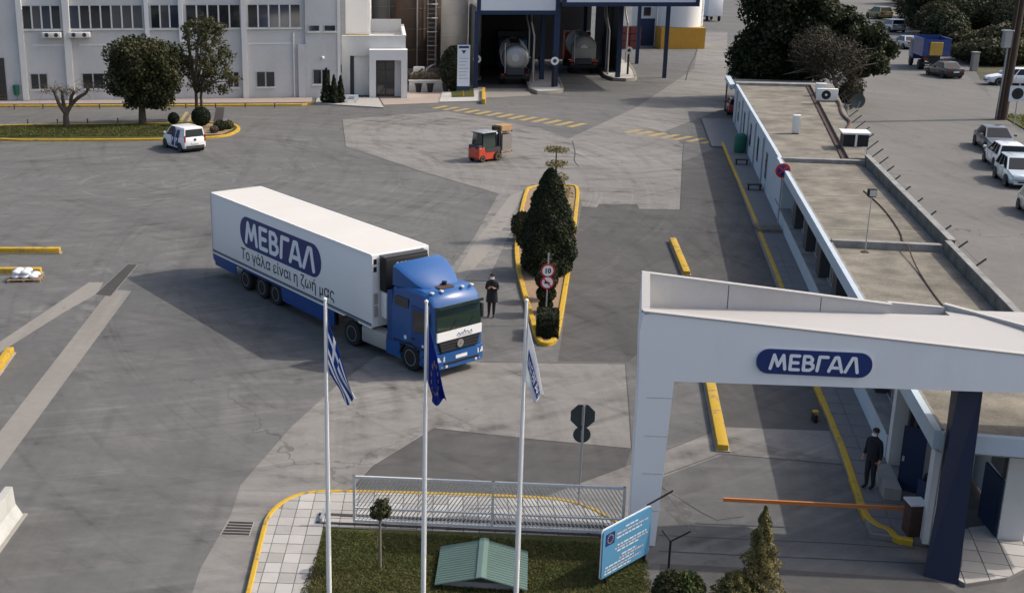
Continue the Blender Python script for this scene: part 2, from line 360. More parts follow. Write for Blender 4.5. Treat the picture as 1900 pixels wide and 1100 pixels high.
# pale strips where pipe trenches were filled
for nm, q in (('trench_strip', [(-12.45, 52.37), (-11.44, 52.11), (-11.55, 32.75), (-12.45, 35.66)]), ('trench_strip', [(-13.70, 53.53), (-13.03, 53.53), (-12.90, 51.68), (-13.68, 48.85), (-14.87, 43.47), (-15.26, 44.74)]), ('trench_strip', [(7.89, 73.23), (9.09, 74.90), (5.26, 58.89), (3.71, 53.90), (3.16, 53.90), (4.74, 61.13)])):
    patch(nm, q, .008, 'concrete_strip')
# sawn joints and long cracks in the concrete
def line_strip(name, pts, w, z, m):
    a, b = offset_line(pts, w/2), offset_line(pts, -w/2); rings = list(zip(a, b)); mb = MB()
    for i in range(len(pts)-1): mb.add([V3(a[i], z), V3(b[i], z), V3(b[i+1], z), V3(a[i+1], z)], [(0,1,2,3)])
    return struct(mb.build(name, m))
mat('crack', (.055, .05, .046), .95, var=.3)
line_strip('crack', chaikin([(14.81, 93.83), (14.20, 88.18), (13.60, 85.27), (13.59, 82.74)], 2), .09, .009, 'crack')
line_strip('crack', chaikin([(52.90, 204.52), (42.99, 167.70), (37.60, 149.82), (33.70, 135.30)], 2), .16, .009, 'crack')
line_strip('crack', [(8.09, 31.84), (8.83, 30.30), (9.15, 29.82), (9.95, 30.04)], .035, .009, 'crack')
line_strip('crack', [(7.36, 28.95), (9.58, 28.74), (12.07, 28.50), (13.95, 28.21)], .03, .009, 'crack')
line_strip('crack', [(7.17, 28.09), (9.33, 27.86), (11.76, 27.64), (14.00, 27.42)], .04, .009, 'crack')
line_strip('crack', [(-0.81, 31.14), (-0.90, 31.84), (-0.33, 33.32), (1.64, 36.24), (4.94, 35.32), (7.76, 34.64)], .03, .009, 'crack')
worn('tyre_mark', (.085, .080, .075), (.135, .130, .122), .75, 1.5)
line_strip('tyre_mark', chaikin([(8.26, 32.20), (8.29, 31.48), (8.38, 30.46), (8.55, 29.19)], 2), .30, .0088, 'tyre_mark')
line_strip('tyre_mark', chaikin([(7.97, 30.63), (8.14, 29.82), (8.29, 29.04)], 2), .22, .0088, 'tyre_mark')
line_strip('joint', [(8.35, 32.75), (10.41, 34.23), (10.65, 34.19), (14.34, 33.36)], .035, .009, 'crack')
line_strip('joint', [(7.69, 33.60), (10.71, 36.01)], .02, .009, 'crack')
line_strip('joint', [(3.61, 42.61), (9.06, 42.43), (8.48, 38.86), (7.76, 34.64)], .03, .009, 'crack')
line_strip('joint', [(17.43, 69.07), (15.05, 69.22), (15.16, 70.41), (12.93, 70.56), (12.64, 69.66), (11.77, 69.81)], .05, .009, 'crack')
line_strip('joint', [(-3.67, 105.49), (-2.95, 91.29), (2.49, 81.13), (7.15, 73.56)], .05, .009, 'crack')
line_strip('joint', [(31.86, 112.41), (23.25, 98.76), (23.17, 92.29), (21.31, 84.84), (17.43, 69.07)], .05, .009, 'crack')
# drains
def drain(pts, label_):
    t = thing('drain_grate', label_, 'drain', V3(pts[0]))
    c = pts[0]; loc = [(p[0]-c[0], p[1]-c[1]) for p in pts]
    MB().prism(loc, -.03, .006).build('grate_frame', 'concrete_raw', t)
    n = max(5, int(math.dist(pts[0], pts[3])/.14))
    for i in range(n):
        a, b = lerp(loc[0], loc[3], (i+.12)/n), lerp(loc[0], loc[3], (i+.85)/n); c2, d = lerp(loc[1], loc[2], (i+.85)/n), lerp(loc[1], loc[2], (i+.12)/n)
        MB().prism([lerp(a, c2, .04), lerp(d, b, .04), lerp(c2, a, .04), lerp(b, d, .04)], .004, .014).build('grate_bar', 'grating', t)
drain([(-12.98, 51.60), (-12.18, 51.26), (-12.05, 56.69), (-12.57, 56.69)], 'long dark drain grating across the yard by the pale trench strips')
drain([(-4.40, 28.98), (-3.59, 28.92), (-3.55, 29.72), (-4.27, 29.78)], 'square brown drain grate in the concrete beside the yellow kerb')
drain([(15.15, 37.63), (15.79, 37.58), (16.02, 38.51), (15.37, 38.56)], 'dark rectangular drain grate on the walkway by the low building')
# painted hatching
def hatch(a0, a1, b0, b1, n, nm):
    for i in range(n):
        s0, s1 = (i+.15)/n, (i+.62)/n; sh = .9/n
        q = [lerp(a0, a1, s0), lerp(a0, a1, s1), lerp(b0, b1, s1-sh), lerp(b0, b1, s0-sh)]
        struct(MB().sheet(q, .010).build(nm, 'road_yellow'))
hatch((5.62, 114.66), (17.89, 102.63), (5.15, 112.05), (17.03, 99.62), 13, 'painted_stripe')
hatch((20.95, 99.92), (26.93, 93.83), (20.22, 97.62), (25.91, 91.29), 7, 'painted_stripe')
hatch((-18.32, 110.24), (-16.34, 110.24), (-17.19, 102.01), (-15.08, 102.01), 3, 'painted_stripe')
for i in range(7): struct(MB().sheet([(5.95, 67.22), (7.50, 67.22), (7.39, 66.81), (5.86, 66.81)], .010).build('pale_bar', 'bar_pale')).location = (-.10*i, -2.0*i*.6, 0)
# the bars above lie faint and pale left of the median
# ---- left planted island
isl = chaikin([(-32.74, 93.83), (-21.72, 93.83), (-16.30, 94.36), (-12.81, 95.42), (-12.06, 98.18), (-12.15, 100.51), (-13.31, 102.94), (-15.44, 103.25), (-23.52, 102.01), (-35.26, 101.41)], 2, True)
kerb('kerb_island', isl, .30, .16, closed=True)
struct(MB().prism(offset_line(isl, .1, True), -.02, .12).build('island_lawn', 'lawn'))
struct(MB().prism([(-15.61, 95.96), (-13.13, 96.23), (-12.52, 99.04), (-13.20, 102.01), (-16.09, 102.01)], .0, .16).build('island_bed', 'soil'))
# ---- pavement along the factory
struct(MB().prism([(-39.67, 114.66), (-6.97, 115.82), (-7.17, 121.11), (-40.98, 118.61)], -.02, .15).build('factory_pavement', 'tile_pink'))
kerb('kerb_factory', [(-39.29, 113.53), (-21.05, 113.90), (-7.83, 114.66), (-6.87, 115.82)], .42, .17)
struct(MB().prism([(-6.59, 115.43), (-0.03, 112.41), (-0.56, 119.44), (-6.63, 121.11)], -.02, .13).build('planter_base', 'tile_a'))
struct(MB().prism([(-0.03, 114.66), (5.33, 116.21), (6.18, 126.43), (-0.69, 122.84)], -.02, .06).build('forecourt', 'tile_pink'))
struct(MB().prism([(5.33, 116.21), (9.82, 117.00), (10.69, 127.83), (9.58, 128.30), (7.01, 128.30), (6.18, 126.43)], -.02, .16).build('sign_plinth', 'tile_c'))
struct(MB().prism([(6.70, 119.44), (8.97, 119.85), (9.44, 127.83), (7.13, 127.36)], .15, .2).build('sign_lawn', 'lawn'))
# ---- median
med = chaikin([(9.37, 75.58), (12.12, 75.93), (12.34, 74.90), (11.04, 67.50), (9.28, 57.82), (7.43, 48.10), (6.82, 45.14), (6.45, 44.48), (6.09, 44.61), (6.18, 48.10), (6.36, 53.90), (6.68, 58.89), (7.46, 64.81), (8.83, 73.56)], 2, True)
kerb('kerb_median', med, .22, .17, closed=True)
struct(MB().prism(offset_line(med, .08, True), -.02, .10).build('median_bed', 'soil'))
patch('median_apron', offset_line(med, -.55, True), .0085, 'concrete_strip')
# ---- gate lane: separator and kerb of the walkway
def bar_kerb(name, a, b, w, h, label_, cat='kerb'):
    d = (Vector(b) - Vector(a)); L = d.length; t = thing(name, label_, cat, V3(a), math.atan2(d.y, d.x))
    MB().rbox(0, L, -w/2, w/2, -.03, h, .035).build('bar', 'kerb_yellow', t, smooth=40)
    MB().box(.02, L+.05, -w/2-.05, w/2+.05, -.03, .05).build('footing', 'concrete_raw', t); return t
bar_kerb('lane_divider', (15.18, 61.25), (14.32, 54.64), .34, .24, 'yellow raised lane divider bar ending just above the gate roof')
bar_kerb('lane_divider', (11.91, 41.56), (10.55, 34.40), .34, .24, 'worn yellow raised lane divider bar seen beneath the gate')
kl = [(26.18, 92.29), (21.51, 68.93), (18.36, 53.62), (15.41, 40.17), (14.32, 34.64), (13.53, 31.14), (13.24, 29.91), (13.31, 29.28), (13.57, 29.04), (13.55, 28.56), (13.93, 28.44)]
kerb('kerb_walkway', kl[:5] + chaikin(kl[5:], 1), .2, .17)
ANG = R(78); U_ = Vector((math.cos(ANG), math.sin(ANG))); W_ = Vector((math.sin(ANG), -math.cos(ANG))); OB = Vector((14.6, 30.5))
def bp(u, v): p = OB + U_*u + W_*v; return (p.x, p.y)
walk = struct(MB().prism([bp(-2.0,-1.25), bp(62,-1.5), bp(64,.4), bp(-2.2,.4)], -.02, .125).build('walkway', 'mortar'))
tiles(walk, [bp(-1.9,-1.18), bp(30,-1.2), bp(30,.02), bp(-1.9,.02)], bp(0,0), ANG, .95, .62, .03, .10, .145, ['slab', 'slab_b', 'slab'], 'paving_slab')
struct(MB().prism([bp(30,-1.2), bp(62,-1.5), bp(62,.02), bp(30,.02)], -.02, .143).build('walkway_far', 'slab'))
struct(MB().prism([bp(61,-2.4), bp(76,-2.6), bp(76,.3), bp(61,.3)], -.02, .15).build('walkway_end', 'slab_b'))
# ---- front corner pavement with white tiles, kerb, lawn
kf = chaikin([(-3.34, 23.89), (-3.29, 26.00), (-3.24, 28.98), (-3.19, 29.91), (-2.85, 30.76), (-2.32, 31.28), (-1.43, 31.42), (1.35, 31.24), (4.41, 31.00), (5.32, 30.73), (5.94, 30.14), (6.41, 29.28)], 2)
kerb('kerb_corner', kf, .14, .15)
pav = kf + [(6.26, 28.62), (-1.64, 29.22), (-1.81, 26.00), (-1.97, 23.89)]
fp = struct(MB().prism(pav, -.02, .10).build('corner_pavement', 'mortar'))
d0 = Vector((-1.81, 26.00)) - Vector((-1.64, 29.22)); 
tiles(fp, [p for p in offset_line(kf, -.07)] + [(6.26, 28.62), (-1.64, 29.22), (-1.81, 26.00), (-1.97, 23.89)], (-1.64, 29.22), math.atan2(-d0.y, -d0.x), .5, .42, .022, .08, .125, ['tile_a', 'tile_b', 'tile_c', 'tile_a'])
struct(MB().prism([(-1.64, 29.22), (6.46, 28.56), (6.61, 27.58), (5.89, 22.64), (-2.02, 22.64), (-1.97, 23.89), (-1.81, 26.00)], -.02, .11).build('lawn', 'lawn'))
# pavement by the blue column
rp = [(13.96, 27.04), (14.31, 26.25), (15.50, 26.56), (16.14, 26.98), (17.97, 27.58), (19.31, 29.98), (15.17, 29.04), (14.41, 28.44)]
rs = struct(MB().prism(rp, -.02, .10).build('gatehouse_pavement', 'mortar'))
tiles(rs, rp, (14.31, 26.25), ANG-R(3), .62, .62, .025, .08, .125, ['tile_a', 'tile_c', 'tile_b'])
# ---- public street beyond the low building, verge and earth under the wood
patch('street', [bp(-30,5.2), bp(0,5.2), bp(76,9.0), (60,150), (75,205), (98,262), (118,330), (160,330), (113,262), (88,205), (70,148), (66,136), (60,119), (92,125), (92,95), (56,108), (52,98), (44,66), (34,30), (28,0)], .004, 'street')
patch('wood_floor', [(68,133.5), (130,134), (260,160), (260,420), (150,420), (116,262), (90,205), (72,148), (67,136)], .006, 'earth')
struct(MB().prism([(55.5,108.5), (95,96), (95,60), (50,60), (50.5,88)], -.02, .09).build('verge', 'verge'))
patch('street_spur', [(60,119), (66.5,134), (130,134.5), (130,94), (92,95), (56,108.5)], .005, 'street')
patch('fence_strip', [bp(-5,4.2), bp(38,4.4), bp(76,7.6), bp(76,9.3), bp(-5,5.5)], .0055, 'earth')

mat('parapet_stained', (.15, .145, .125), .95, var=.9, scale=1.2, fine=10, grime=.6, grime_col=(.05,.045,.035))
mat('roof_seam', (.24, .215, .17), .95, var=.25, scale=2, fine=20)
# ================= long low gate building (right) =================
def bx(mb, u0, u1, v0, v1, z0, z1):
    lo = [(*bp(u0,v0), z0), (*bp(u1,v0), z0), (*bp(u1,v1), z0), (*bp(u0,v1), z0)]; return mb.hexa(lo, [(p[0], p[1], z1) for p in lo])
lb = thing('low_gate_building', 'long low grey-blue gate building with flat gravel roofs beside the lane', 'building', (0,0,0))
VR = 4.35
# far block (u 37..75)
def bq(mb, q, z0, z1): return mb.hexa([(*bp(u, v), z0) for u, v in q], [(*bp(u, v), z1) for u, v in q])
rs_ = lambda u: 3.75 + (u-40)*.062; re_ = lambda u: 5.0 + (u-40)*.085
bq(MB(), [(38,0), (75,0), (75,re_(75)), (38,re_(38))], 0, 3.12).build('wall', 'low_wall', lb)
bq(MB(), [(38.2,.2), (74.8,.2), (74.8,rs_(75)-.15), (38.2,rs_(38)-.15)], 3.121, 3.2).build('roof', 'gravel_roof', lb)
bq(MB(), [(38.2,rs_(38)+.15), (74.8,rs_(75)+.15), (74.8,re_(75)-.05), (38.2,re_(38)-.05)], 3.121, 3.42).build('roof', 'gravel_roof', lb)
bx(MB(), 38, 75, 0, .2, 3.121, 3.3).build('parapet', 'low_wall', lb)
bq(MB(), [(38.2,rs_(38)-.15), (74.8,rs_(75)-.15), (74.8,rs_(75)+.15), (38.2,rs_(38)+.15)], 3.121, 3.27).build('roof_gutter', 'rust', lb)
bx(MB(), 74.8, 75.6, 0, 7.9, 3.1, 3.42).build('parapet', 'roof_edge', lb)
bx(MB(), 75.6, 82, 0, 7.9, 2.75, 2.95).build('porch_roof', 'dark_frame', lb)  # slab coloured dark to stand for the shaded recess between the beams
bx(MB(), 77.2, 77.5, 0, 7.9, 2.95, 3.25).build('roof_beam', 'roof_edge', lb)
bx(MB(), 75.2, 82.2, -.45, .0, 2.85, 3.2).build('porch_fascia', 'low_wall', lb)
for u in (81.8,): MB().cyl((*bp(u,-.25), 0), (*bp(u,-.25), 2.85), .07).build('porch_post', 'dark_frame', lb)
for i in range(5):   # tall slit windows and pilasters in the far block wall
    u = 44 + i*6.2
    w = bx(MB(), u, u+1.0, -.025, .02, .9, 2.5).build('window', 'dark_frame', lb)
    bx(MB(), u+.08, u+.92, -.032, 0, .98, 2.42).build('pane', 'glass', w)
    bx(MB(), u+2.6, u+2.85, -.10, .02, .02, 3.1).build('downpipe', 'galv', lb)
# middle and near blocks (u -2.4..38)
bx(MB(), 2.6, 38, .66, VR, 0, 2.7).build('wall', 'low_wall', lb)
bx(MB(), 3.2, 37.99, .0, .14, .0, .92).build('sill_wall', 'low_wall', lb)
bx(MB(), 3.2, 37.99, -.03, .655, .925, .99).build('window_sill', 'roof_edge', lb)
bx(MB(), 35.2, 37.996, .0, .65, .992, 2.7).build('wall_panel', 'low_wall', lb)
bx(MB(), -2.35, 38.1, -.12, .06, 2.84, 3.34).build('fascia', 'low_wall', lb)
bx(MB(), -2.30, 38.0, .062, VR+.25, 2.74, 3.05).build('roof_slab', 'roof_edge', lb)
bx(MB(), -2.36, -2.16, .062, VR+.25, 2.80, 3.28).build('fascia', 'low_wall', lb)
for a, b, z in ((18.25, 37.7, 3.14), (-2.1, 17.9, 3.10)): bx(MB(), a, b, .16, VR+.02, 3.05, z).build('roof', 'gravel_roof', lb)
bx(MB(), -2.15, 38.1, .062, .16, 3.05, 3.32).build('parapet', 'roof_edge', lb)
bx(MB(), 37.7, 38.15, .16, VR+.25, 3.05, 3.36).build('parapet', 'roof_edge', lb)
bx(MB(), 17.9, 18.25, .16, VR+.05, 3.05, 3.4).build('parapet', 'roof_edge', lb)
bx(MB(), 17.95, 38.15, VR+.26, VR+.5, 2.95, 3.60).build('parapet', 'parapet_stained', lb); bx(MB(), 17.9, 38.2, VR+.24, VR+.52, 3.602, 3.65).build('coping', 'roof_edge', lb)
bx(MB(), 2.0, 17.9, VR+.10, VR+.30, 2.95, 3.58).build('parapet', 'parapet_stained', lb); bx(MB(), 1.95, 17.85, VR+.08, VR+.32, 3.582, 3.63).build('coping', 'roof_edge', lb)
for u in (32.8, 28.5, 24.6, 21.2): bx(MB(), u, u+.16, .2, VR, 3.141, 3.152).build('roof_seam', 'roof_seam', lb)
for u in (4, ): bx(MB(), u, u+.08, .2, VR, 3.101, 3.112).build('roof_seam', 'roof_seam', lb)
# band of office windows, deep under the eaves
us = np.linspace(3.4, 35.0, 21)
for i in range(20):
    a, b = us[i], us[i+1]
    if i % 3 == 2:
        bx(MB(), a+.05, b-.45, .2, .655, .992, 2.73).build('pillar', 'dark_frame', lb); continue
    w = bx(MB(), a+.03, b-.03, .60, .655, .992, 2.72).build('window', 'dark_frame', lb)
    for k in (0, 1):
        c0, c1 = a+.08+k*(b-a-.16)/2, a+.05+(k+1)*(b-a-.16)/2
        bx(MB(), c0, c1, .585, .599, 1.1, 2.62).build('pane', 'glass_curtain' if (i*2+k) % 3 == 0 else 'glass', w)
        bx(MB(), c0-.05, c0+.05, .53, .584, 1.02, 2.66).build('mullion', 'alu', w)
    bx(MB(), a+.05, b-.05, .54, .584, 1.0, 1.06).build('bottom_rail', 'alu', w); bx(MB(), a+.05, b-.05, .54, .584, 2.05, 2.11).build('transom', 'alu', w)
# gatehouse end: open porch with pillars, blue doors and a lit window
for u, v, w_ in ((-2.25, .0, .32), (-1.6, 1.98, .62), (2.75, .02, .40)): bx(MB(), u, u+.4, v, v+w_, 0.1, 2.74).build('pillar', 'wall_grey', lb)
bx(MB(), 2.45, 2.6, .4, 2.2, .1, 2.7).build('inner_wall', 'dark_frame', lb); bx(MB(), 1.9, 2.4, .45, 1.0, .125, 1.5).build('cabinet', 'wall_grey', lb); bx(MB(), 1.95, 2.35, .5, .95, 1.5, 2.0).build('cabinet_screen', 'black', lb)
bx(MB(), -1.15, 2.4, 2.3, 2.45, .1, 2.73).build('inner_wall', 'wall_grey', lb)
d = bq(MB(), [(1.0,-.06), (.75,.52), (.80,.54), (1.05,-.04)], .15, 2.1).build('door', 'blue_frame', lb); bq(MB(), [(.95,-.03), (.93,.03), (.97,.04), (.99,-.02)], 1.05, 1.2).build('handle', 'alu', d)
d = bq(MB(), [(-1.75,.42), (-1.0,.0), (-.97,.04), (-1.72,.46)], .18, 1.4).build('gate_leaf', 'blue_frame', lb)
slope_w = bq(MB(), [(-1.8,.92), (1.6,.30), (1.6,.36), (-1.8,.98)], 1.3, 2.5).build('partition', 'wall_grey', lb) if False else None
d = bq(MB(), [(-1.5,1.93), (-.3,1.80), (-.3,1.85), (-1.5,1.98)], .14, 1.75).build('door', 'blue_frame', lb)
w = bq(MB(), [(-1.5,1.94), (-.4,1.90), (-.4,1.95), (-1.5,1.99)], 1.80, 2.55).build('window', 'dark_frame', lb); bq(MB(), [(-1.42,1.925), (-.5,1.885), (-.5,1.899), (-1.42,1.939)], 1.86, 2.49).build('pane', 'glass_curtain', w)
for v in (.12, .26): MB().tube([(*bp(-2.42, v), 3.35), (*bp(-2.45, v), 3.0), (*bp(-2.42, v), .2)], .022, 6).build('downpipe', 'galv', lb)
bx(MB(), .2, 1.9, -.55, -.1, .145, .5).build('ledge', 'concrete_raw', lb)
# roof plant: every unit its own thing
def ac_unit(u, v, z, L, D, Hh, label_, fan=True, rot=0):
    t = thing('ac_unit', label_, 'air conditioner', (*bp(u, v), z), ANG + rot, 'air conditioner units on the low roof')
    MB().rbox(-D/2, D/2, -L/2, L/2, .06, Hh, .025).build('casing', 'ac_white', t, smooth=40)
    MB().box(-D/2+.03, D/2-.03, -L/2+.05, -L/2+.13, 0, .06).build('foot', 'dark_frame', t); MB().box(-D/2+.03, D/2-.03, L/2-.13, L/2-.05, 0, .06).build('foot', 'dark_frame', t)
    if fan:
        MB().lathe([(.02,-D/2-.012), (Hh*.36,-D/2-.012), (Hh*.36,-D/2+.01), (.02,-D/2+.01)], 18, 'x', (0, .1 if L > .6 else 0, Hh*.53)).build('fan_grille', 'black', t)
        MB().lathe([(.02,-D/2-.018), (Hh*.10,-D/2-.018), (Hh*.1,-D/2), (.02,-D/2)], 10, 'x', (0, .1 if L > .6 else 0, Hh*.53)).build('fan_hub', 'ac_white', t)
    MB().box(-D/2+.02, D/2-.02, -L/2-.008, -L/2, Hh*.3, Hh*.8).build('louvre_panel', 'dark_frame', t)
    return t
ac_unit(48.2, 2.0, 3.2, .46, .5, 1.2, 'tall narrow white unit standing alone on the far gravel roof', False)
ac_unit(68.6, 6.1, 3.42, .8, .6, .8, 'small white box unit at the far end of the raised roof strip', False)
ac_unit(63.6, 5.9, 3.42, 1.5, .5, .95, 'white air conditioner with round black fan on the raised roof strip')
t = thing('roof_hatch', 'white-topped box with two dark openings on the raised roof strip', 'roof vent', (*bp(43, 4.75), 3.42), ANG)
MB().box(-.8, .8, -.8, .8, .72, .82).build('lid', 'ac_white', t); MB().box(-.7, .7, -.7, .7, 0, .715).build('body', 'black', t); MB().box(-.74, -.69, -.06, .06, 0, .715).build('divider', 'ac_white', t)
ac_unit(3.9, 3.75, 3.12, .95, .85, .72, 'white boxy air conditioner on the near roof corner behind the gate', False)
ac_unit(-.6, 4.1, 3.12, 1.0, .5, .95, 'grey air conditioner cut by the frame edge on the gatehouse roof')
# floodlight mast and cables
t = thing('floodlight_mast', 'thin floodlight mast standing on the middle gravel roof', 'floodlight', (*bp(17.3, 1.35), 3.1))
MB().cyl((0,0,0), (.02,.02,2.35), .025, .02).build('mast', 'galv', t); MB().box(-.12,.12,-.12,.12,0,.04).build('base_plate', 'rust', t)
h_ = MB().rbox(-.16,.16,-.12,.10,2.3,2.62,.02).build('lamp_housing', 'black', t); MB().box(-.13,.13,-.135,-.122,2.34,2.58).build('lamp_glass', 'alu', h_)
def cable(name, pts, r, label_, m='black', cat='cable'):
    return tag(MB().tube(chaikin([tuple(p) for p in pts], 2), r, 5).build(name, m), label_, cat)
cable('roof_cable', [(*bp(30,3.3), 3.17), (*bp(26,3.55), 3.17), (*bp(21,3.4), 3.17), (*bp(19,3.1), 3.18), (*bp(18.1,3.05), 3.44), (*bp(15,2.85), 3.12), (*bp(9.5,2.7), 3.12), (*bp(9.1,2.95), 3.12), (*bp(9.1,3.9), 3.12)], .03, 'thin dark cable snaking over the middle and near gravel roofs', 'rust')
cable('roof_duct', [(*bp(67,6.6), 3.6), (*bp(63,6.75), 3.5), (*bp(57,6.0), 3.46), (*bp(54,5.9), 3.5), (*bp(52,5.95), 3.5), (*bp(48,4.95), 3.47), (*bp(43,4.5), 3.6)], .085, 'dark pipe winding along the raised roof strip', 'rust', 'pipe')

# ================= entrance gate portal =================
gp = thing('entrance_gate', 'white sloping entrance gate portal with one white and one blue leg', 'gate', (0,0,0))
FA = R(-6.0); fd = Vector((math.cos(FA), math.sin(FA))); fn_ = Vector((-fd.y, fd.x))    # along the front, and towards the back
F0 = Vector((6.45, 28.45))
def fp_(a, d): p = F0 + fd*a + fn_*d; return (p.x, p.y)
def fq(mb, a0, a1, d0, d1, z00, z01, z10, z11):  # wedge: bottom z00->z01, top z10->z11 along a
    return mb.hexa([(*fp_(a0,d0), z00), (*fp_(a1,d0), z01), (*fp_(a1,d1), z01), (*fp_(a0,d1), z00)], [(*fp_(a0,d0), z10), (*fp_(a1,d0), z11), (*fp_(a1,d1), z11), (*fp_(a0,d1), z10)])
AL = 13.5; DB = 1.8; DK = 6.03
zt = lambda a: 6.40 - .089*(a-.37)
prof = [(0, 0), (.69, 0), (.87, 4.62), (AL, 4.66), (AL, zt(AL)), (.37, zt(.37)), (.02, 6.36), (-.06, 5.9), (.0, 4.7)]
MB().ext(prof, lambda a, b, d: (*fp_(a, d), b), 0, .20).build('front_panel', 'gate_white', gp)
fq(MB(), .0, AL, -.015, .22, zt(.1)-.02, zt(AL)+.002, zt(.1)+.03, zt(AL)+.045).build('coping', 'deck_white', gp)
# left return, folded at half height and leaning slightly outwards
sidep = [(.202, 0.0), (.85, 0.0), (1.05, 4.7), (DB, 5.2), (DB, 6.90), (.202, 6.33)]
MB().ext(sidep, lambda a, b, d: (*fp_(d + a*.055, a), b), 0, .14).build('side_panel', 'gate_white', gp)
MB().loft([[(*fp_(-.02, .23), 6.335), (*fp_(.19, .23), 6.335), (*fp_(.19, .23), 6.395), (*fp_(-.02, .23), 6.395)], [(*fp_(.11, DB), 6.905), (*fp_(.32, DB), 6.905), (*fp_(.32, DB), 6.965), (*fp_(.11, DB), 6.965)]]).build('coping', 'deck_white', gp)
# deck falling to the front on the right, soffit, back parapet in jointed panels
cols = [.3, 2.4, 4.9, 6.8, 8.4, 10.2, 11.8, AL]
m_ = MB(); m_.loft([[(*fp_(a, .215), min(DK-.05, zt(a)-.05)), (*fp_(a, DB), DK), (*fp_(a, DB), DK-.1), (*fp_(a, .215), min(DK-.05, zt(a)-.05)-.1)] for a in cols]); m_.build('deck', 'deck_white', gp, smooth=30)
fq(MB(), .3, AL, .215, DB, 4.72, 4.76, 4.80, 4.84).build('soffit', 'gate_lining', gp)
fq(MB(), 7.96, AL, DB+.002, DB+.5, DK-.1, DK-.1, DK-.001, DK-.001).build('deck', 'deck_white', gp)
bt = lambda a: 6.90 - .106*(a-.15)
cuts = [.27, 2.36, 4.72, 6.5]
for i in range(3):
    a0, a1 = cuts[i]+.012, cuts[i+1]-.012
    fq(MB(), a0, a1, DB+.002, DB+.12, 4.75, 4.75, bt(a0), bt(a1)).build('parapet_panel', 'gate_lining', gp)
fq(MB(), .12, 6.51, DB-.02, DB+.15, bt(.12)+.003, bt(6.51)+.003, bt(.12)+.055, bt(6.51)+.055).build('coping', 'deck_white', gp)
fq(MB(), .3, 6.51, DB+.125, DB+.14, 4.7, 4.7, bt(.3)-.01, bt(6.51)-.01).build('back_sheet', 'gate_white', gp)
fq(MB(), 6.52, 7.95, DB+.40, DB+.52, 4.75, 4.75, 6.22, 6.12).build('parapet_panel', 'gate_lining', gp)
fq(MB(), 6.52, 7.95, DB+.005, DB+.395, 5.3, 5.3, 5.80, 5.80).build('deck_step', 'deck_white', gp)
def slant(a0, d0, a1, d1, th, z00, z01, z10, z11):
    t = Vector((a1-a0, d1-d0)).normalized(); n = Vector((-t.y, t.x))*th
    return MB().hexa([(*fp_(a0,d0), z00), (*fp_(a1,d1), z01), (*fp_(a1+n.x,d1+n.y), z01), (*fp_(a0+n.x,d0+n.y), z00)], [(*fp_(a0,d0), z10), (*fp_(a1,d1), z11), (*fp_(a1+n.x,d1+n.y), z11), (*fp_(a0+n.x,d0+n.y), z10)])
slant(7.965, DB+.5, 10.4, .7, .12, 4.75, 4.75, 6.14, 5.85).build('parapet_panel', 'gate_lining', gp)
slant(7.945, DB+.48, 10.4, .68, .16, 6.145, 5.855, 6.19, 5.90).build('coping', 'deck_white', gp)
for z in (1.0, 2.05, 3.1, 4.15):
    fq(MB(), .22, .69 + .035*z, -.006, .0, z, z, z+.02, z+.02).build('sheet_joint', 'gate_lining', gp)
MB().hexa([(13.52, 26.80, 0), (14.20, 26.38, 0), (14.62, 27.1, 0), (13.98, 27.5, 0)], [(14.30, 27.90, 4.74), (14.86, 27.84, 4.74), (14.95, 28.5, 4.74), (14.45, 28.6, 4.74)]).build('blue_leg', 'blue_steel', gp)
# ---- lettering: rounded bold strokes of the oval sign
STROKES = {'M': ([(0,0),(.20,1)], [(.20,1),(.50,.22)], [(.50,.22),(.82,1)], [(.82,1),(.98,0)]), 'E': ([(.06,0),(0.06,1)], [(.06,1),(.62,1)], [(.06,.5),(.56,.5)], [(.06,0),(.64,0)]),
  'B': ([(.04,0),(.04,1)], [(.04,1),(.42,.99)], [(.42,.99),(.58,.82)], [(.58,.82),(.56,.66)], [(.56,.66),(.40,.53)], [(.04,.53),(.44,.53)], [(.44,.53),(.66,.38)], [(.66,.38),(.66,.18)], [(.66,.18),(.46,0)], [(.46,0),(.04,0)]),
  'G': ([(.02,0),(.12,1)], [(.12,1),(.66,1)]), 'A': ([(0,0),(.36,1)], [(.36,1),(.56,1)], [(.56,1),(.86,0)], [(.16,.26),(.74,.26)]), 'L': ([(0,0),(.40,1)], [(.40,1),(.60,1)], [(.60,1),(.80,0)])}
ADV = {'M': 1.26, 'E': .92, 'B': .94, 'G': .80, 'A': 1.10, 'L': .80}
def logo(fn, Hh, sw=.2, seg=1):   # fn(a,b,d) -> 3D; a along, b up, d out
    mb = MB(); x = 0; tot = sum(ADV[c] for c in 'MEBGA') + .80; k = 0
    for ch in 'MEBGAL':
        for (p, q) in STROKES[ch]:
            p, q = Vector((p[0]+x-tot/2, p[1]-.5)), Vector((q[0]+x-tot/2, q[1]-.5)); t = (q-p).normalized(); n = Vector((-t.y, t.x)); h = sw/2; k += 1
            if seg == 1:
                poly = [p + (-t*math.sin(a) + n*math.cos(a))*h for a in [i*math.pi/4 for i in range(5)]] + [q + (t*math.sin(a) - n*math.cos(a))*h for a in [i*math.pi/4 for i in range(5)]]
                mb.ext([(v.x*Hh, v.y*Hh) for v in poly], fn, 0, .012 + .0012*(k % 8))
            else:
                L = (q-p).length + sw*.6; s0 = p - t*sw*.3
                for i in range(seg):
                    a_, b_ = s0 + t*L*i/seg, s0 + t*L*(i+1)/seg
                    mb.add([fn(v.x*Hh, v.y*Hh, .004+.0008*(k % 8)) for v in (a_-n*h, b_-n*h, b_+n*h, a_+n*h)], [(0,1,2,3)])
        x += ADV[ch]
    return mb
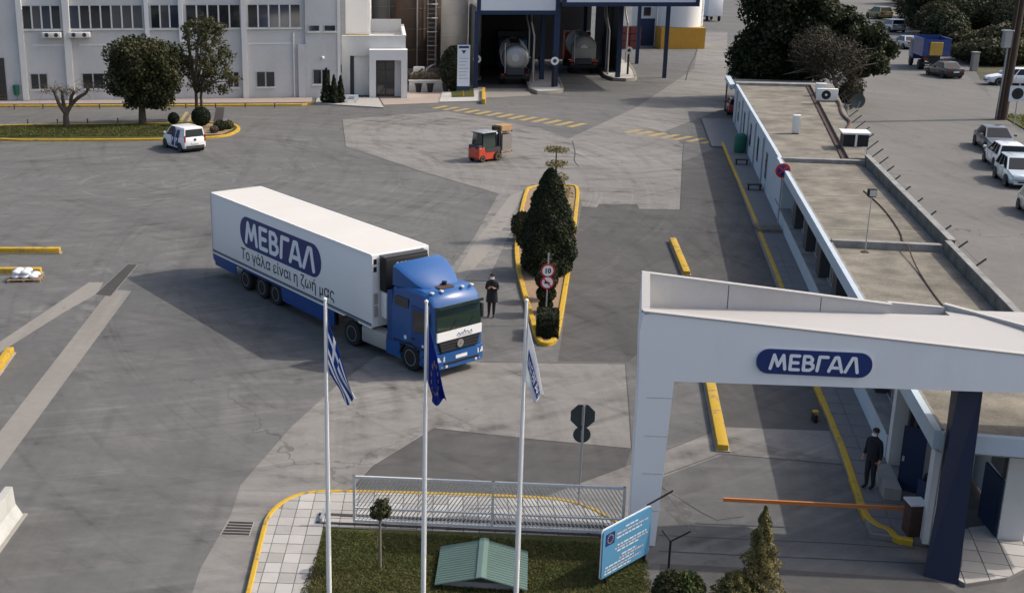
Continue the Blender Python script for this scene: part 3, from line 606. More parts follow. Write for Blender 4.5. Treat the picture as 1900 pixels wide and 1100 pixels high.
def stadium(w, h, r, n=7):
    out = []
    for cx, cy, a0 in ((w/2-r, h/2-r, 0), (-w/2+r, h/2-r, 90), (-w/2+r, -h/2+r, 180), (w/2-r, -h/2+r, 270)):
        out += [(cx + r*math.cos(R(a0+90*i/n)), cy + r*math.sin(R(a0+90*i/n))) for i in range(n+1)]
    return out
mat('logo_blue', (.010, .032, .150), .4, var=.05); mat('logo_white', (.80, .82, .85), .45, var=.03)
gs = thing('oval_sign', 'blue oval sign with white Greek lettering on the gate fascia', 'sign', (*fp_(4.22, -.002), 5.25), FA - 0)
gs.rotation_euler = (0, R(.8), FA)
MB().ext(stadium(2.78, .64, .30), lambda a, b, d: (a, -d, b), 0, .07).build('plate', 'logo_blue', gs, smooth=40)
MB().ext(stadium(2.82, .68, .31), lambda a, b, d: (a, -d, b), 0, .035).build('rim', 'white_paint', gs, smooth=40)
logo(lambda a, b, d: (a*1.0, -.07-d, b), .36, .215).build('lettering', 'logo_white', gs)
# ---- barrier
bo = thing('barrier', 'orange barrier boom lowered across the exit lane', 'barrier', (*fp_(7.55, 1.2), 0), 0)
cb = MB().rbox(-.2, .2, -.22, .22, .0, 1.02, .03).build('cabinet', 'rust', bo, smooth=40); MB().box(-.23,.23,-.25,.25,1.022,1.07).build('lid', 'ac_white', cb)
arm0, arm1 = Vector((14.55, 29.20, 0.64)), Vector((9.24, 29.70, 0.69)); o0 = Vector((*fp_(7.55, 1.2), 0))
boom = MB().loft([[tuple(p - o0 + Vector((0, dy, dz))) for dy, dz in ((-.03,-.05), (.03,-.05), (.03,.05), (-.03,.05))] for p in (arm0, arm1)]).build('boom', 'orange_boom', bo)
for k in range(4):
    p, q = arm0.lerp(arm1, .08+k*.24), arm0.lerp(arm1, .16+k*.24)
    MB().loft([[tuple(p_ - o0 + Vector((0, dy, dz))) for dy, dz in ((-.034,-.054), (.034,-.054), (.034,.02), (-.034,.02))] for p_ in (p, q)]).build('reflective_band', M['orange_boom'] if k % 2 else 'kerb_red', boom) if 'kerb_red' in M else None
MB().cyl(tuple(arm0 - o0 + Vector((0,.0,0))), (0, 0, arm0.z), .05).build('pivot', 'black', bo)
# rotated yellow hand post beyond the gate
tp = thing('loading_post', 'short yellow and black post lying beside the walkway kerb', 'post', V3((14.32, 37.01)))
MB().rbox(-.09,.09,-.09,.09,0,.32,.02).build('post', 'kerb_yellow', tp, smooth=40); MB().box(-.12,-.02,-.3,.02,0,.26).build('hose', 'black', tp)

# ================= factory building (left back) =================
FG = R(5.06); fx, fy = math.cos(FG), math.sin(FG)
def fb(a, d): return (-4.3 + a*fx - d*fy, 119.9 + a*fy + d*fx)      # a along the facade (0 = right corner), d behind it
def fbx(mb, a0, a1, d0, d1, z0, z1):
    lo = [(*fb(a0,d0), z0), (*fb(a1,d0), z0), (*fb(a1,d1), z0), (*fb(a0,d1), z0)]; return mb.hexa(lo, [(p[0], p[1], z1) for p in lo])
ax = lambda px: (px - 630)*.0525
fc = thing('factory_building', 'grey two-storey factory building with ribbon windows and pale piers', 'building', (0,0,0))
fbx(MB(), -60, -3.4, .3, 26, 0, 12.5).build('wall', 'wall_grey', fc)
fbx(MB(), -3.4, 0, 0, 26, 0, 13).build('stair_wall', 'wall_grey', fc)
fbx(MB(), -60, -3.45, .25, .4, 12.5, 12.8).build('coping', 'wall_pier', fc)
for p, wd, m in ((-60, 10, 'wall_pier'), (47, 10, 'wall_pier'), (130, 12, 'wall_pier'), (452, 10, 'wall_pier')):
    fbx(MB(), ax(p)-wd*.026, ax(p)+wd*.026, -.12, .299, 0, 12.4).build('pier', m, fc)
for p in (275, 337): fbx(MB(), ax(p)-.2, ax(p)+.2, -.02, .299, 4.9 if p == 275 else 5.6, 12.4).build('downpipe', 'white_paint', fc)
MB().cyl((*fb(ax(543), .2), .15), (*fb(ax(543), .2), 6.4), .09).build('downpipe', 'wall_pier', fc)
fbx(MB(), ax(551), ax(565), -.06, .299, 0, 5.3).build('duct_box', 'wall_grey', fc)
fbx(MB(), -.28, -.02, -.09, -.001, 0, 12.9).build('corner_trim', 'wall_pier', fc)
for a0, a1 in ((150, 265), (458, 540), (66, 125)): fbx(MB(), ax(a0), ax(a1), .26, .299, 5.3, 5.45).build('string_course', 'wall_pier', fc)
def ribbon(p0, p1, n, z0=6.95, z1=9.05):
    w = fbx(MB(), ax(p0)-.08, ax(p1)+.08, .22, .299, z0-.08, z1+.08).build('window', 'alu', fc)
    for i in range(n):
        a0, a1 = ax(p0 + (p1-p0)*i/n), ax(p0 + (p1-p0)*(i+1)/n)
        fbx(MB(), a0+.07, a1-.07, .205, .219, z0, z1).build('pane', random.choice(['glass', 'glass', 'glass_blue', 'glass_curtain', 'glass']), w)
        if i: fbx(MB(), a0-.07, a0+.07, .17, .2195, z0, z1).build('mullion', 'wall_white', w)
    fbx(MB(), ax(p0)-.15, ax(p1)+.15, .1, .218, z0-.2, z0-.08).build('sill', 'wall_pier', w)
for q in ((-70, 6, 4), (51, 120, 4), (135, 268, 7), (282, 334, 3), (346, 446, 5), (459, 557, 5)): ribbon(*q)
def small_window(p0, p1, z0, z1, n=2, d=.30):
    w = fbx(MB(), ax(p0), ax(p1), d-.06, d-.001, z0, z1).build('window', 'alu', fc)
    for i in range(n):
        a0, a1 = ax(p0 + (p1-p0)*i/n), ax(p0 + (p1-p0)*(i+1)/n); fbx(MB(), a0+.07, a1-.07, d-.075, d-.061, z0+.08, z1-.08).build('pane', 'glass', w)
    fbx(MB(), ax(p0)-.1, ax(p1)+.1, d-.2, d-.062, z0-.1, z0).build('sill', 'wall_pier', w)
for p0, p1 in ((57, 88), (151, 190), (418, 440), (472, 507)): small_window(p0, p1, 1.15, 2.7)
small_window(578, 611, 1.4, 2.9, 2, 0); small_window(571, 592, 6.5, 7.15, 1, 0); small_window(600, 622, 6.5, 7.15, 1, 0)
dr = fbx(MB(), ax(-20), ax(12), .2, .299, .15, 4.2).build('door', 'dark_frame', fc)
for z0, z1 in ((.3, 2.2), (2.35, 3.1), (3.25, 4.05)): fbx(MB(), ax(-12), ax(10), .18, .199, z0, z1).build('pane', 'glass', dr)
MB().ball((*fb(ax(597), -.15), 4.0), .16).build('wall_lamp', 'white_paint', fc, smooth=60)
for p0, p1, lab in ((86, 120, 'left one of two long white air conditioner boxes under the ribbon window'), (133, 172, 'right one of two long white air conditioner boxes under the ribbon window')):
    t = thing('wall_ac_unit', lab, 'air conditioner', (*fb(ax((p0+p1)/2), -.12), 6.0), FG, 'wall air conditioners on the factory'); L = (p1-p0)*.0525/2
    MB().rbox(-L, L, -.32, .4, .1, .62, .05).build('casing', 'ac_white', t, smooth=40)
    for x in (-L*.5, L*.5): MB().lathe([(.02,-.335), (.2,-.335), (.2,-.318), (.02,-.318)], 14, 'y', (x, 0, .37)).build('fan_grille', 'dark_frame', t)
    for x in (-L*.8, L*.8): MB().box(x-.03, x+.03, -.3, .38, .0, .1).build('bracket', 'galv', t)
t = thing('waste_bin', 'small green litter bin fixed by the factory door', 'bin', (*fb(ax(30), .05), .15), FG)
MB().lathe([(.2,.5), (.26,.55), (.3,1.35), (.26,1.4)], 12).build('bucket', 'bin_green', t, smooth=40); MB().lathe([(.31,1.36), (.31,1.46), (.05,1.52)], 12).build('rim', 'bin_green', t); MB().box(-.04,.04,.15,.25,0,1.3).build('post', 'galv', t)
# low marker posts on the kerb and along the island
mk = thing('kerb_post', 'small dark marker post on the kerb in front of the factory', 'post', V3((-34.43, 112.05)), 0, 'marker posts along the factory kerb')
MB().cyl((0,0,0), (0,0,.34), .06, .05).build('stem', 'dark_frame', mk); MB().lathe([(.02,.34), (.08,.34), (.06,.42), (.02,.44)], 8).build('cap', 'dark_frame', mk)
for q in ((-31.76, 112.05), (-26.57, 112.41), (-23.80, 112.41), (-18.57, 112.78), (-15.79, 112.78), (-13.05, 113.15), (-10.27, 113.15)): copy_tree(mk).location = V3(q)
KL = ['leftmost', 'second from the left', 'third from the left', 'fourth from the left', 'fourth from the right', 'third from the right', 'second from the right', 'rightmost']
for o_, k_ in zip([o for o in COL.objects if o.name.startswith('kerb_post')], KL): o_['label'] = k_ + ' of the small dark marker posts on the factory kerb'
mk2 = copy_tree(mk); mk2.location = V3((-30.32, 102.01), .1); mk2['label'] = 'small dark stake along the far edge of the grass island'; mk2['group'] = 'stakes along the grass island'
for q in ((-27.79, 102.01), (-25.30, 102.32), (-22.78, 102.63)): copy_tree(mk2).location = V3(q, .1)
for o_, k_ in zip([o for o in COL.objects if o.get('group') == 'stakes along the grass island'], ['leftmost', 'second from the left', 'third from the left', 'rightmost']): o_['label'] = k_ + ' of the dark stakes along the far edge of the grass island'
# ---- entrance annex
an = thing('entrance_annex', 'low white entrance annex with roof terrace and portico', 'building', (0,0,0))
def abx(mb, x0, x1, y0, y1, z0, z1): return mb.box(x0, x1, y0, y1, z0, z1)
YA = 121.2
MB().box(-4.2, 2.15, YA, YA+.25, 4.05, 5.95).build('front_wall', 'wall_grey', an)
MB().box(-4.2, -3.4, YA, YA+.25, 0, 4.05).build('front_wall', 'wall_grey', an); MB().box(-1.2, 2.15, YA, YA+.25, 0, 4.05).build('front_wall', 'wall_grey', an)
MB().box(1.9, 2.15, YA+.25, 137, 0, 5.95).build('side_wall', 'wall_white', an)
MB().box(-4.15, 1.9, YA+.25, 137, 5.0, 5.25).build('terrace', 'deck_white', an)
MB().box(-4.18, 1.9, 136.7, 137, 5.25, 6.6).build('parapet', 'wall_white', an)
MB().box(1.88, 2.2, YA-.03, 137.02, 5.95, 6.05).build('coping', 'wall_white', an)
MB().box(-4.19, 1.87, YA-.04, YA+.3, 5.952, 6.02).build('coping', 'wall_white', an)
MB().box(-4.1, -1.75, 131, 150, 5.25, 16).build('tall_block', 'wall_white', an); MB().box(-1.748, -1.5, 131.2, 150, 5.25, 16).build('tall_block_side', 'wall_pier', an)
MB().box(-4.1, -1.6, 130.86, 130.995, 5.25, 5.4).build('pipe_run', 'kerb_yellow', an)
rd = MB().box(-3.38, -1.22, YA+.35, YA+.42, .1, 4.05).build('roller_door', 'wall_pier', an)
for k in range(8): MB().box(-2.95, -1.5, YA+.32, YA+.345, .2+k*.46, .62+k*.46).build('door_slat', 'wall_pier', rd)
MB().box(-3.38, -3.0, YA+.30, YA+.348, .1, 4.0).build('door_jamb', 'dark_frame', rd); MB().box(-1.45, -1.22, YA+.30, YA+.348, .1, 4.0).build('door_jamb', 'dark_frame', rd)
MB().box(-1.45, 2.3, YA-1.55, YA-.01, 3.75, 4.75).build('portico_roof', 'wall_white', an)
MB().box(-1.45, -.8, YA-1.55, YA-.01, 0, 3.75).build('portico_pillar', 'wall_white', an); MB().box(1.7, 2.3, YA-1.55, YA-.01, 0, 3.75).build('portico_pillar', 'wall_white', an)
gd = MB().box(-.78, 1.05, YA-.12, YA-.02, .1, 3.6).build('entrance_door', 'dark_frame', an)
for x0, x1 in ((-.7, .1), (.2, .98)): MB().box(x0, x1, YA-.14, YA-.121, .2, 2.6).build('pane', 'glass', gd); MB().box(x0, x1, YA-.14, YA-.121, 2.7, 3.5).build('pane', 'glass', gd)
MB().box(1.06, 1.69, YA-.6, YA-.011, .1, 3.7).build('portico_return', 'wall_grey', an)
# little white sign and door mats in front
t = thing('planter_sign', 'small white sign board with dark writing at the foot of the conifers', 'sign', V3((-3.19, 115.82), .13), R(3))
MB().box(-.72,.72,-.06,.06,.12,.72).build('board', 'white_paint', t); MB().box(-.5,-.4,-.03,.03,0,.12).build('leg', 'galv', t); MB().box(.4,.5,-.03,.03,0,.12).build('leg', 'galv', t)
MB().box(-.3,.3,-.068,-.061,.36,.44).build('lettering', 'logo_blue', t); MB().box(-.2,.35,-.068,-.061,.5,.55).build('lettering', 'logo_blue', t)
for i, q in enumerate(((-3.64, 112.05), (-6.84, 110.96))): pass
# ---- steel silos
def silo(x, y, r, h, label_, m='silo_steel', cage=False):
    t = thing('steel_silo', label_, 'silo', (x, y, 0), 0, 'steel silos behind the annex')
    MB().lathe([(r*.96, .3), (r, .5), (r, h), (r*.6, h+.7), (.1, h+1.0)], 36).build('shell', m, t, smooth=40)
    for k in range(1, int(h/2.4)+1): MB().lathe([(r+.002, k*2.4), (r+.035, k*2.4+.03), (r+.035, k*2.4+.10), (r+.002, k*2.4+.13)], 36).build('weld_band', m, t, smooth=30)
    MB().lathe([(r+.15, 0), (r+.15, .32), (r*.5, .32)], 30).build('plinth', 'concrete_raw', t, smooth=30)
    MB().tube([(r*.3, -r*.98-.12, .6), (r*.3, -r*.98-.12, h)], .09, 8).build('pipe', 'steel', t)
    if cage:
        for x_ in (-.5, .5): MB().tube([(x_, -r-.55, .3), (x_, -r-.55, h)], .045, 6).build('rail', 'galv', t)
        for k in range(int(h/1.6)):
            z = 1.4 + k*1.6; MB().tube([(-.5, -r-.55, z), (-.62, -r-1.05, z), (0, -r-1.3, z), (.62, -r-1.05, z), (.5, -r-.55, z)], .045, 5).build('hoop', 'galv', t); 
            for j in range(3): MB().tube([(-.5, -r-.55, z+j*.5), (.5, -r-.55, z+j*.5)], .03, 5).build('rung', 'galv', t)
    return t
mat('silo_dark', (.12, .085, .065), .6, .3, var=.4, scale=.5, grime=.6, grime_col=(.05,.035,.03))
silo(-.1, 151, 2.5, 16, 'broad pale steel silo rising behind the white terrace')
silo(3.3, 147, 2.1, 16, 'dark rusty steel silo between the terrace and the caged ladder', 'silo_dark')
silo(5.7, 147.5, 1.5, 16, 'narrow dark silo with a caged ladder on its front', 'silo_dark', True)
silo(8.6, 136.8, 2.25, 16, 'rust-streaked pale steel silo next to the loading canopy')
# low wall, pots and clutter at the silos' feet
lw = thing('low_wall', 'low grey wall with planting behind the forecourt', 'wall', (2.6, 125.6, 0))
MB().box(0, 4.6, 0, .3, 0, 1.05).build('wall', 'wall_grey', lw); MB().box(-.05, 4.65, -.05, .35, 1.052, 1.14).build('coping', 'wall_pier', lw)
pot0 = None
for i, (x, y) in enumerate(((3.55, 124.4), (4.75, 124.4), (6.35, 124.4))):
    t = thing('plant_pot', ['leftmost of the three black tapered pots before the low wall', 'middle one of the three black tapered pots before the low wall', 'rightmost of the three black tapered pots before the low wall'][i], 'pot', (x, y, .0), 0, 'black pots by the low wall')
    MB().lathe([(.05,.02), (.24,.02), (.36,.85), (.42,.87), (.42,.95), (.3,.93), (.05,.88)], 12).build('pot', 'black', t, smooth=35)
t = thing('pipe_manifold', 'rusty pipes and valves at the foot of the dark silo', 'pipework', (3.6, 131, 0))
for k in range(5): MB().tube([(k*.8-.6, 0, .2), (k*.8-.6, 0, 1.2+.25*(k % 3)), (k*.8-.1, .5, 1.5+.25*(k % 3)), (k*.8+.4, 2, 1.5+.25*(k % 3))], .12, 8).build('pipe', 'rust' if k % 2 else 'steel', t, smooth=40)
MB().box(-1, 3.6, .8, 2.2, 0, 1.1).build('pump_skid', 'rust', t); MB().rbox(-.4, .8, .3, 1.2, 1.1, 1.9, .1).build('pump', 'ac_white', t, smooth=40)
# ---- tall white notice sign
t = thing('notice_board', 'tall white notice board on a post with blue foot beside the canopy', 'sign', V3((7.88, 120.27), .16), R(2))
MB().box(-.62, .62, -.05, .05, 1.0, 5.0).build('board', 'panel_white', t); MB().box(-.62, .62, -.058, .058, .55, 1.0).build('foot_panel', M['sky_blue'] if 'sky_blue' in M else 'blue_frame', t)
MB().cyl((0,0,-.1), (0,0,.56), .12, .09).build('post', 'kerb_yellow', t)
MB().box(-.5, .5, -.062, -.051, 4.7, 4.92).build('header', 'logo_blue', t); MB().ext([(-.25,4.5), (.25,4.5), (0,4.15)], lambda a, b, d: (a, -.052-d, b), 0, .01).build('emblem', 'logo_blue', t)
for k in range(7): MB().box(-.45, .45-.12*(k % 3), -.058, -.051, 3.7-k*.33, 3.76-k*.33).build('text_line', 'galv', t)
# ================= loading canopy =================
cn = thing('loading_canopy', 'dark tanker bay under a canopy with white fascia panels in blue frames', 'canopy', (0,0,0))
YC = 127.0
def fascia(x0, x1, z0, z1, y):
    MB().box(x0, x1, y, y+.3, z0, z1).build('fascia_panel', 'panel_white', cn)
    for b_ in ((x0-.4, x0, z0-.42, z1), (x1, x1+.4, z0-.42, z1), (x0, x1, z0-.42, z0)): MB().box(b_[0], b_[1], y-.04, y+.34, b_[2], b_[3]).build('fascia_frame', 'blue_frame', cn)
fascia(10.0, 17.7, 8.1, 13, YC); fascia(18.75, 32.0, 8.95, 13, YC-.5)
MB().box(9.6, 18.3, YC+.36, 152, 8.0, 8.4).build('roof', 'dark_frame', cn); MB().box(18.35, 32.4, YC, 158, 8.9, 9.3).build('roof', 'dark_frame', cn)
MB().box(9.6, 18.0, 151.6, 151.9, 0, 8).build('back_wall', 'dark_frame', cn); MB().box(18.2, 27, 160, 160.3, 0, 8.9).build('back_wall', 'dark_frame', cn)  # back walls coloured near-black to deepen the shade inside the bay
MB().box(9.55, 9.8, YC+.4, 151.5, 0, 8.0).build('side_wall', 'dark_frame', cn); MB().box(27.2, 27.4, 141.4, 158, 0, 8.9).build('side_wall', 'dark_frame', cn); MB().box(9.85, 18, 128, 151.5, .013, .02).build('bay_floor', 'asphalt_new', cn)  # dark side walls, the right one added to keep the bay interior in shade
for x, y, w_ in ((9.6, YC+.1, .22), (17.95, YC+.4, .3), (17.4, 134, .25), (17.4, 145, .25), (26.2, 136, .25), (27.2, 141, .25), (26.6, 147, .22), (27.6, 153, .25), (31.9, 138, .2), (32, 154, .2), (24.9, 152, .2)):
    MB().box(x-w_, x+w_, y-w_, y+w_, 0, 8.9 if x > 18.3 else 8.0).build('column', 'blue_frame', cn)
for x, y in ((16.1, 131), (16.5, 139), (25.6, 139), (26.1, 143), (28.6, 150), (30.2, 152)): MB().tube([(x, y, 0), (x, y, 5.2), (x-.3, y+.3, 6.6), (x-.3, y+1, 8)], .11, 8).build('filling_pipe', 'steel', cn)
MB().box(13.6, 16.8, 146, 149, 0, 4.6).build('control_cabin', 'dark_frame', cn); MB().box(14.1, 16.2, 145.94, 145.99, 2.2, 4.0).build('cabin_window', 'glass', cn)
def plinth(name, px, label_):
    t = thing(name, label_, 'kerb island', (0,0,0)); q = chaikin(px, 1, True)
    MB().prism(q, -.02, .3).build('slab', 'tile_c', t); 
    o = kerb('edge', q, .28, .34, 'concrete_strip', True); o.parent = t; del o['kind']; return t
plinth('pump_island', [(15.01, 122.84), (17.87, 123.72), (18.81, 126.43), (20.36, 149.18), (18.04, 149.18), (15.87, 135.30)], 'pale raised island between the two tanker bays')
plinth('pump_island', [(25.03, 135.30), (27.47, 134.25), (28.71, 137.44), (31.45, 158.63), (28.64, 158.63), (26.02, 146.68)], 'narrow raised island right of the second tanker bay')
def sign_post(px, label_, z=2.9):
    t = thing('no_entry_sign', label_, 'sign', V3(px), 0, 'round signs on black posts at the tanker bays')
    MB().cyl((0,0,0), (0,0,z), .13, .12).build('post', 'black', t)
    MB().lathe([(.02,-.2), (.42,-.2), (.42,-.15), (.02,-.15)], 20, 'y', (0,0,z+.1)).build('disc', 'white_paint', t)
    MB().lathe([(.02,-.21), (.2,-.21), (.2,-.2), (.02,-.2)], 12, 'y', (0,0,z+.1)).build('symbol', 'dark_frame', t)
sign_post((9.85, 128.78), 'round white sign on a black post left of the first tanker bay')
sign_post((17.80, 126.89), 'round white sign on a black post on the middle pump island')
sign_post((27.93, 139.08), 'round white sign on a black post on the right pump island')
bar_kerb('bay_guard', (9.53, 115.43), (10.26, 124.61), .35, .5, 'yellow guard kerb at the left corner of the tanker bay')
patch('bay_floor', [(10.08, 120.27), (14.85, 121.97), (16.43, 140.77), (12.05, 140.77)], .012, 'concrete_strip')
# ---- right end: white tank on ochre base, small kiosk
t = thing('white_tank', 'tall white tank standing on an ochre base beside the yard road', 'tank', (42.8, 178, 0))
MB().lathe([(.1,3.0), (3.05,3.0), (3.05,13), (.1,13.6)], 32).build('tank', 'wall_white', t, smooth=40); MB().box(-3.15, 3.15, -3.1, 3.1, 0, 2.95).build('base', 'ochre', t)
MB().tube([(3.15,-.4,3.0), (3.15,-.4,12)], .2, 8).build('pipe', 'white_paint', t)
k = thing('kiosk', 'white kiosk with dark blue door next to the ochre base', 'kiosk', (38.3, 179, 0))
MB().box(-1.6, 1.5, 0, 3, 0, 6.5).build('wall', 'wall_white', k); d = MB().box(-1.1, 1.2, -.06, -.005, .1, 4.0).build('door', 'blue_frame', k); MB().box(-.5, .5, -.12, -.062, 4.4, 5.6).build('window', 'glass', k); MB().box(-.9,-.8,-.1,-.061,1.8,2.1).build('handle','alu',d)
t = thing('red_crates', 'stack of dull red crates between the tanker bay and the kiosk', 'crates', (35.2, 176, 0))
mat('dull_red', (.16, .035, .03), .7, var=.25)
for i in range(2):
    for j in range(3): MB().rbox(-1.6+i*1.65, -.05+i*1.65, -.8, .8, .05+j*1.05, 1.02+j*1.05, .06).build('crate', 'dull_red', t)
t = thing('parked_white_lorry', 'white lorry nose just visible behind the white tank', 'lorry', (62.5, 236, 0), R(95))
MB().rbox(-3, 1.2, -1.4, 1.4, 1.0, 4.4, .08).build('box_body', 'white_paint', t, smooth=40); MB().rbox(1.35, 3.2, -1.35, 1.35, .6, 3.5, .15).build('cab', 'white_paint', t, smooth=40); MB().box(3.205, 3.22, -1.2, 1.2, 2.0, 3.1).build('windscreen', 'glass', t)
for x in (-2, 2.2):
    for y in (-1.3, 1.05): MB().cyl((x, y, .5), (x, y+.25, .5), .5, n=16).build('wheel', 'rubber', t)

# ================= articulated lorry =================
mat('truck_blue', (.014, .085, .265), .32, var=.06, coat=.5); mat('truck_blue_dark', (.014, .060, .20), .4, var=.08, coat=.3)
mat('trailer_white', (.82, .82, .80), .4, var=.03, scale=.3, grime=.10, grime_col=(.5,.47,.42)); mat('trailer_roof', (.62, .585, .53), .55, var=.04, scale=.3, grime=.2, grime_col=(.6,.55,.46))
mat('skirt_blue', (.014, .060, .22), .42, var=.08); mat('stripe_navy', (.008, .015, .05), .5); mat('tank_grey', (.36, .35, .32), .55, .2, var=.1)
mat('text_dark', (.035, .035, .045), .6); mat('chrome', (.75, .75, .76), .18, 1); mat('lamp_clear', (.62, .64, .66), .1, var=.05, spec=.8); mat('lamp_red', (.35, .012, .01), .25); mat('lamp_amber', (.7, .25, .02), .3); mat('rim_steel', (.30, .30, .30), .5, .4, var=.15)
mat('plate_white', (.75, .75, .72), .5)
def wheel(parent, x, y, z, r, wdt, side, name='wheel', rim='rim_steel', rr=.56):
    w = MB().lathe([(r*.52, -wdt/2), (r*.9, -wdt/2), (r, -wdt/2+.05), (r, wdt/2-.05), (r*.9, wdt/2), (r*.52, wdt/2)], 24, 'y').build(name, 'rubber', parent, smooth=35); w.location = (x, y, z)
    MB().lathe([(.01, side*(wdt/2-.09)), (r*.18, side*(wdt/2-.09)), (r*.2, side*(wdt/2-.02)), (r*.34, side*(wdt/2-.05)), (r*rr, side*(wdt/2-.10)), (r*rr, side*(wdt/2+.004)), (r*(rr+.05), side*(wdt/2+.004)), (r*(rr+.05), -side*wdt/2), (.01, -side*wdt/2)], 20, 'y').build('rim', rim, w, smooth=35)
    for k in range(8): 
        a = k*math.pi/4; MB().cyl((r*.3*math.cos(a), side*(wdt/2-.07), r*.3*math.sin(a)), (r*.3*math.cos(a), side*(wdt/2-.015), r*.3*math.sin(a)), .025, n=6).build('wheel_nut', 'chrome', w) if r > .45 else None
    return w
def text_mesh(body, size, name, m, parent, matrix, extrude=.002, bold=0, align='LEFT', shear=0):
    cu = bpy.data.curves.new(name, 'FONT'); cu.body = body; cu.size = size; cu.extrude = extrude; cu.offset = bold; cu.align_x = align; cu.shear = shear; cu.resolution_u = 3
    o = bpy.data.objects.new(name, cu); COL.objects.link(o); bpy.context.view_layer.update()
    me = bpy.data.meshes.new_from_object(o.evaluated_get(bpy.context.evaluated_depsgraph_get())); COL.objects.unlink(o); bpy.data.objects.remove(o)
    me.transform(matrix); me.materials.clear(); me.materials.append(M[m]); n = bpy.data.objects.new(name, me); COL.objects.link(n); n.parent = parent; return n
TH = R(-56.43)
tr = thing('refrigerated_trailer', 'white refrigerated semi-trailer with blue oval logo and blue skirts', 'trailer', (-8.075, 54.84, 0), TH)
# local: x forward from the rear, right side (towards the camera) at y=0, left side at y=2.6
TL, TW = 13.75, 2.6
MB().rbox(0, TL, 0, TW, 1.10, 3.97, .04).build('body', 'trailer_white', tr, smooth=35)
MB().box(.05, TL-.05, .05, TW-.05, 3.965, 3.985).build('roof', 'trailer_roof', tr)
for k in range(9): MB().box(.06+k*1.52, .10+k*1.52, .06, TW-.06, 3.984, 3.989).build('roof_seam', 'trailer_roof', tr)
MB().box(.0, TL, -.016, -.001, 1.13, 1.19).build('stripe', 'stripe_navy', tr); MB().box(.0, TL, -.016, -.001, 1.22, 1.27).build('stripe', 'stripe_navy', tr)
for y0, y1, z0, z1 in ((-.02, .05, 3.85, 3.99), (TW-.05, TW+.02, 3.85, 3.99), (-.02, .05, 1.08, 1.16)): MB().box(-.01, TL+.01, y0, y1, z0, z1).build('rail', 'trailer_white', tr)
MB().box(-.015, .05, -.02, TW+.02, 1.05, 3.99).build('rear_frame', 'alu', tr)
# skirts
MB().ext([(.0,1.08), (2.35,1.08), (2.35,.55), (.35,.55), (.0,.85)], lambda a, b, d: (a, d, b), .0, .05).build('side_skirt', 'skirt_blue', tr)
MB().ext([(6.55,1.08), (11.0,1.08), (11.0,.42), (6.75,.42)], lambda a, b, d: (a, d, b), .0, .05).build('side_skirt', 'skirt_blue', tr)
MB().box(2.36, 6.54, .0, .05, .97, 1.08).build('side_skirt', 'skirt_blue', tr)
MB().ext([(.0,1.08), (11.0,1.08), (11.0,.5), (6.6,.5), (6.5,.95), (2.4,.95), (2.3,.55), (.3,.55)], lambda a, b, d: (a, d, b), TW-.05, TW).build('side_skirt', 'skirt_blue', tr)
MB().box(.3, TL-.4, .55, .75, .85, 1.09).build('chassis_beam', 'black', tr); MB().box(.3, TL-.4, TW-.75, TW-.55, .85, 1.09).build('chassis_beam', 'black', tr)
MB().box(.0, .12, .1, TW-.1, .5, .8).build('rear_bumper', 'black', tr)
for x in (3.12, 4.68, 5.95):
    wheel(tr, x, .26, .5, .5, .36, -1); wheel(tr, x, TW-.26, .5, .5, .36, 1)
    MB().cyl((x, .3, .5), (x, TW-.3, .5), .08).build('axle', 'black', tr)
for x in (10.3,): MB().box(x, x+.12, .45, .57, .25, 1.05).build('landing_leg', 'black', tr); MB().box(x, x+.12, TW-.57, TW-.45, .25, 1.05).build('landing_leg', 'black', tr)
# front wall with corner posts, marker plates and cooling unit
MB().box(TL+.001, TL+.05, 0, .28, 1.15, 3.95).build('corner_post', 'trailer_white', tr); MB().box(TL+.001, TL+.05, TW-.28, TW, 1.15, 3.95).build('corner_post', 'trailer_white', tr)
for z in (3.6, 3.3): MB().box(TL+.051, TL+.056, .06, .2, z, z+.2).build('marker', 'black', tr); MB().box(TL+.051, TL+.056, TW-.2, TW-.06, z, z+.2).build('marker', 'black', tr)
for z in (2.05, 1.55): MB().rbox(TL+.05, TL+.13, .05, .22, z, z+.42, .02).build('gas_box', 'tank_grey', tr)
cu = MB().rbox(TL+.05, TL+.50, .32, TW-.32, 2.55, 3.86, .06).build('cooling_unit', 'black', tr, smooth=35)
MB().rbox(TL+.05, TL+.46, .36, TW-.36, 1.5, 2.54, .06).build('unit_cover', 'trailer_white', cu, smooth=35)
MB().rbox(TL+.04, TL+.42, .30, TW-.30, 3.862, 3.93, .02).build('unit_top', 'dark_frame', cu)
for k in range(6): MB().box(TL+.501, TL+.512, .8+k*.18, .9+k*.18, 3.55, 3.68).build('unit_lettering', 'white_paint', cu)
MB().lathe([(.02,TL+.44), (.36,TL+.44), (.36,TL+.506), (.02,TL+.506)], 20, 'x', (0, 1.3, 3.05)).build('fan_grille', 'dark_frame', cu)
# logo and slogan on the right side
MB().ext(stadium(7.1, 1.40, .68, 9), lambda a, b, d: (6.5+a, -.002-d, 2.80+b), 0, .012).build('logo_plate', 'logo_blue', tr, smooth=30)
logo(lambda a, b, d: (6.5+a*1.16, -.014-d, 2.8+b), .88, .215).build('logo_lettering', 'logo_white', tr)
text_mesh('Το γάλα είναι η ζωή μας', .68, 'slogan', 'text_dark', tr, Matrix.Translation((2.95, -.006, 1.50)) @ Matrix.Rotation(R(90), 4, 'X') @ Matrix.Diagonal((1.02, 1, 1, 1)), .003, .004)['kind'] = 'stuff'
# ---- tractor unit
HD = R(-51.5)
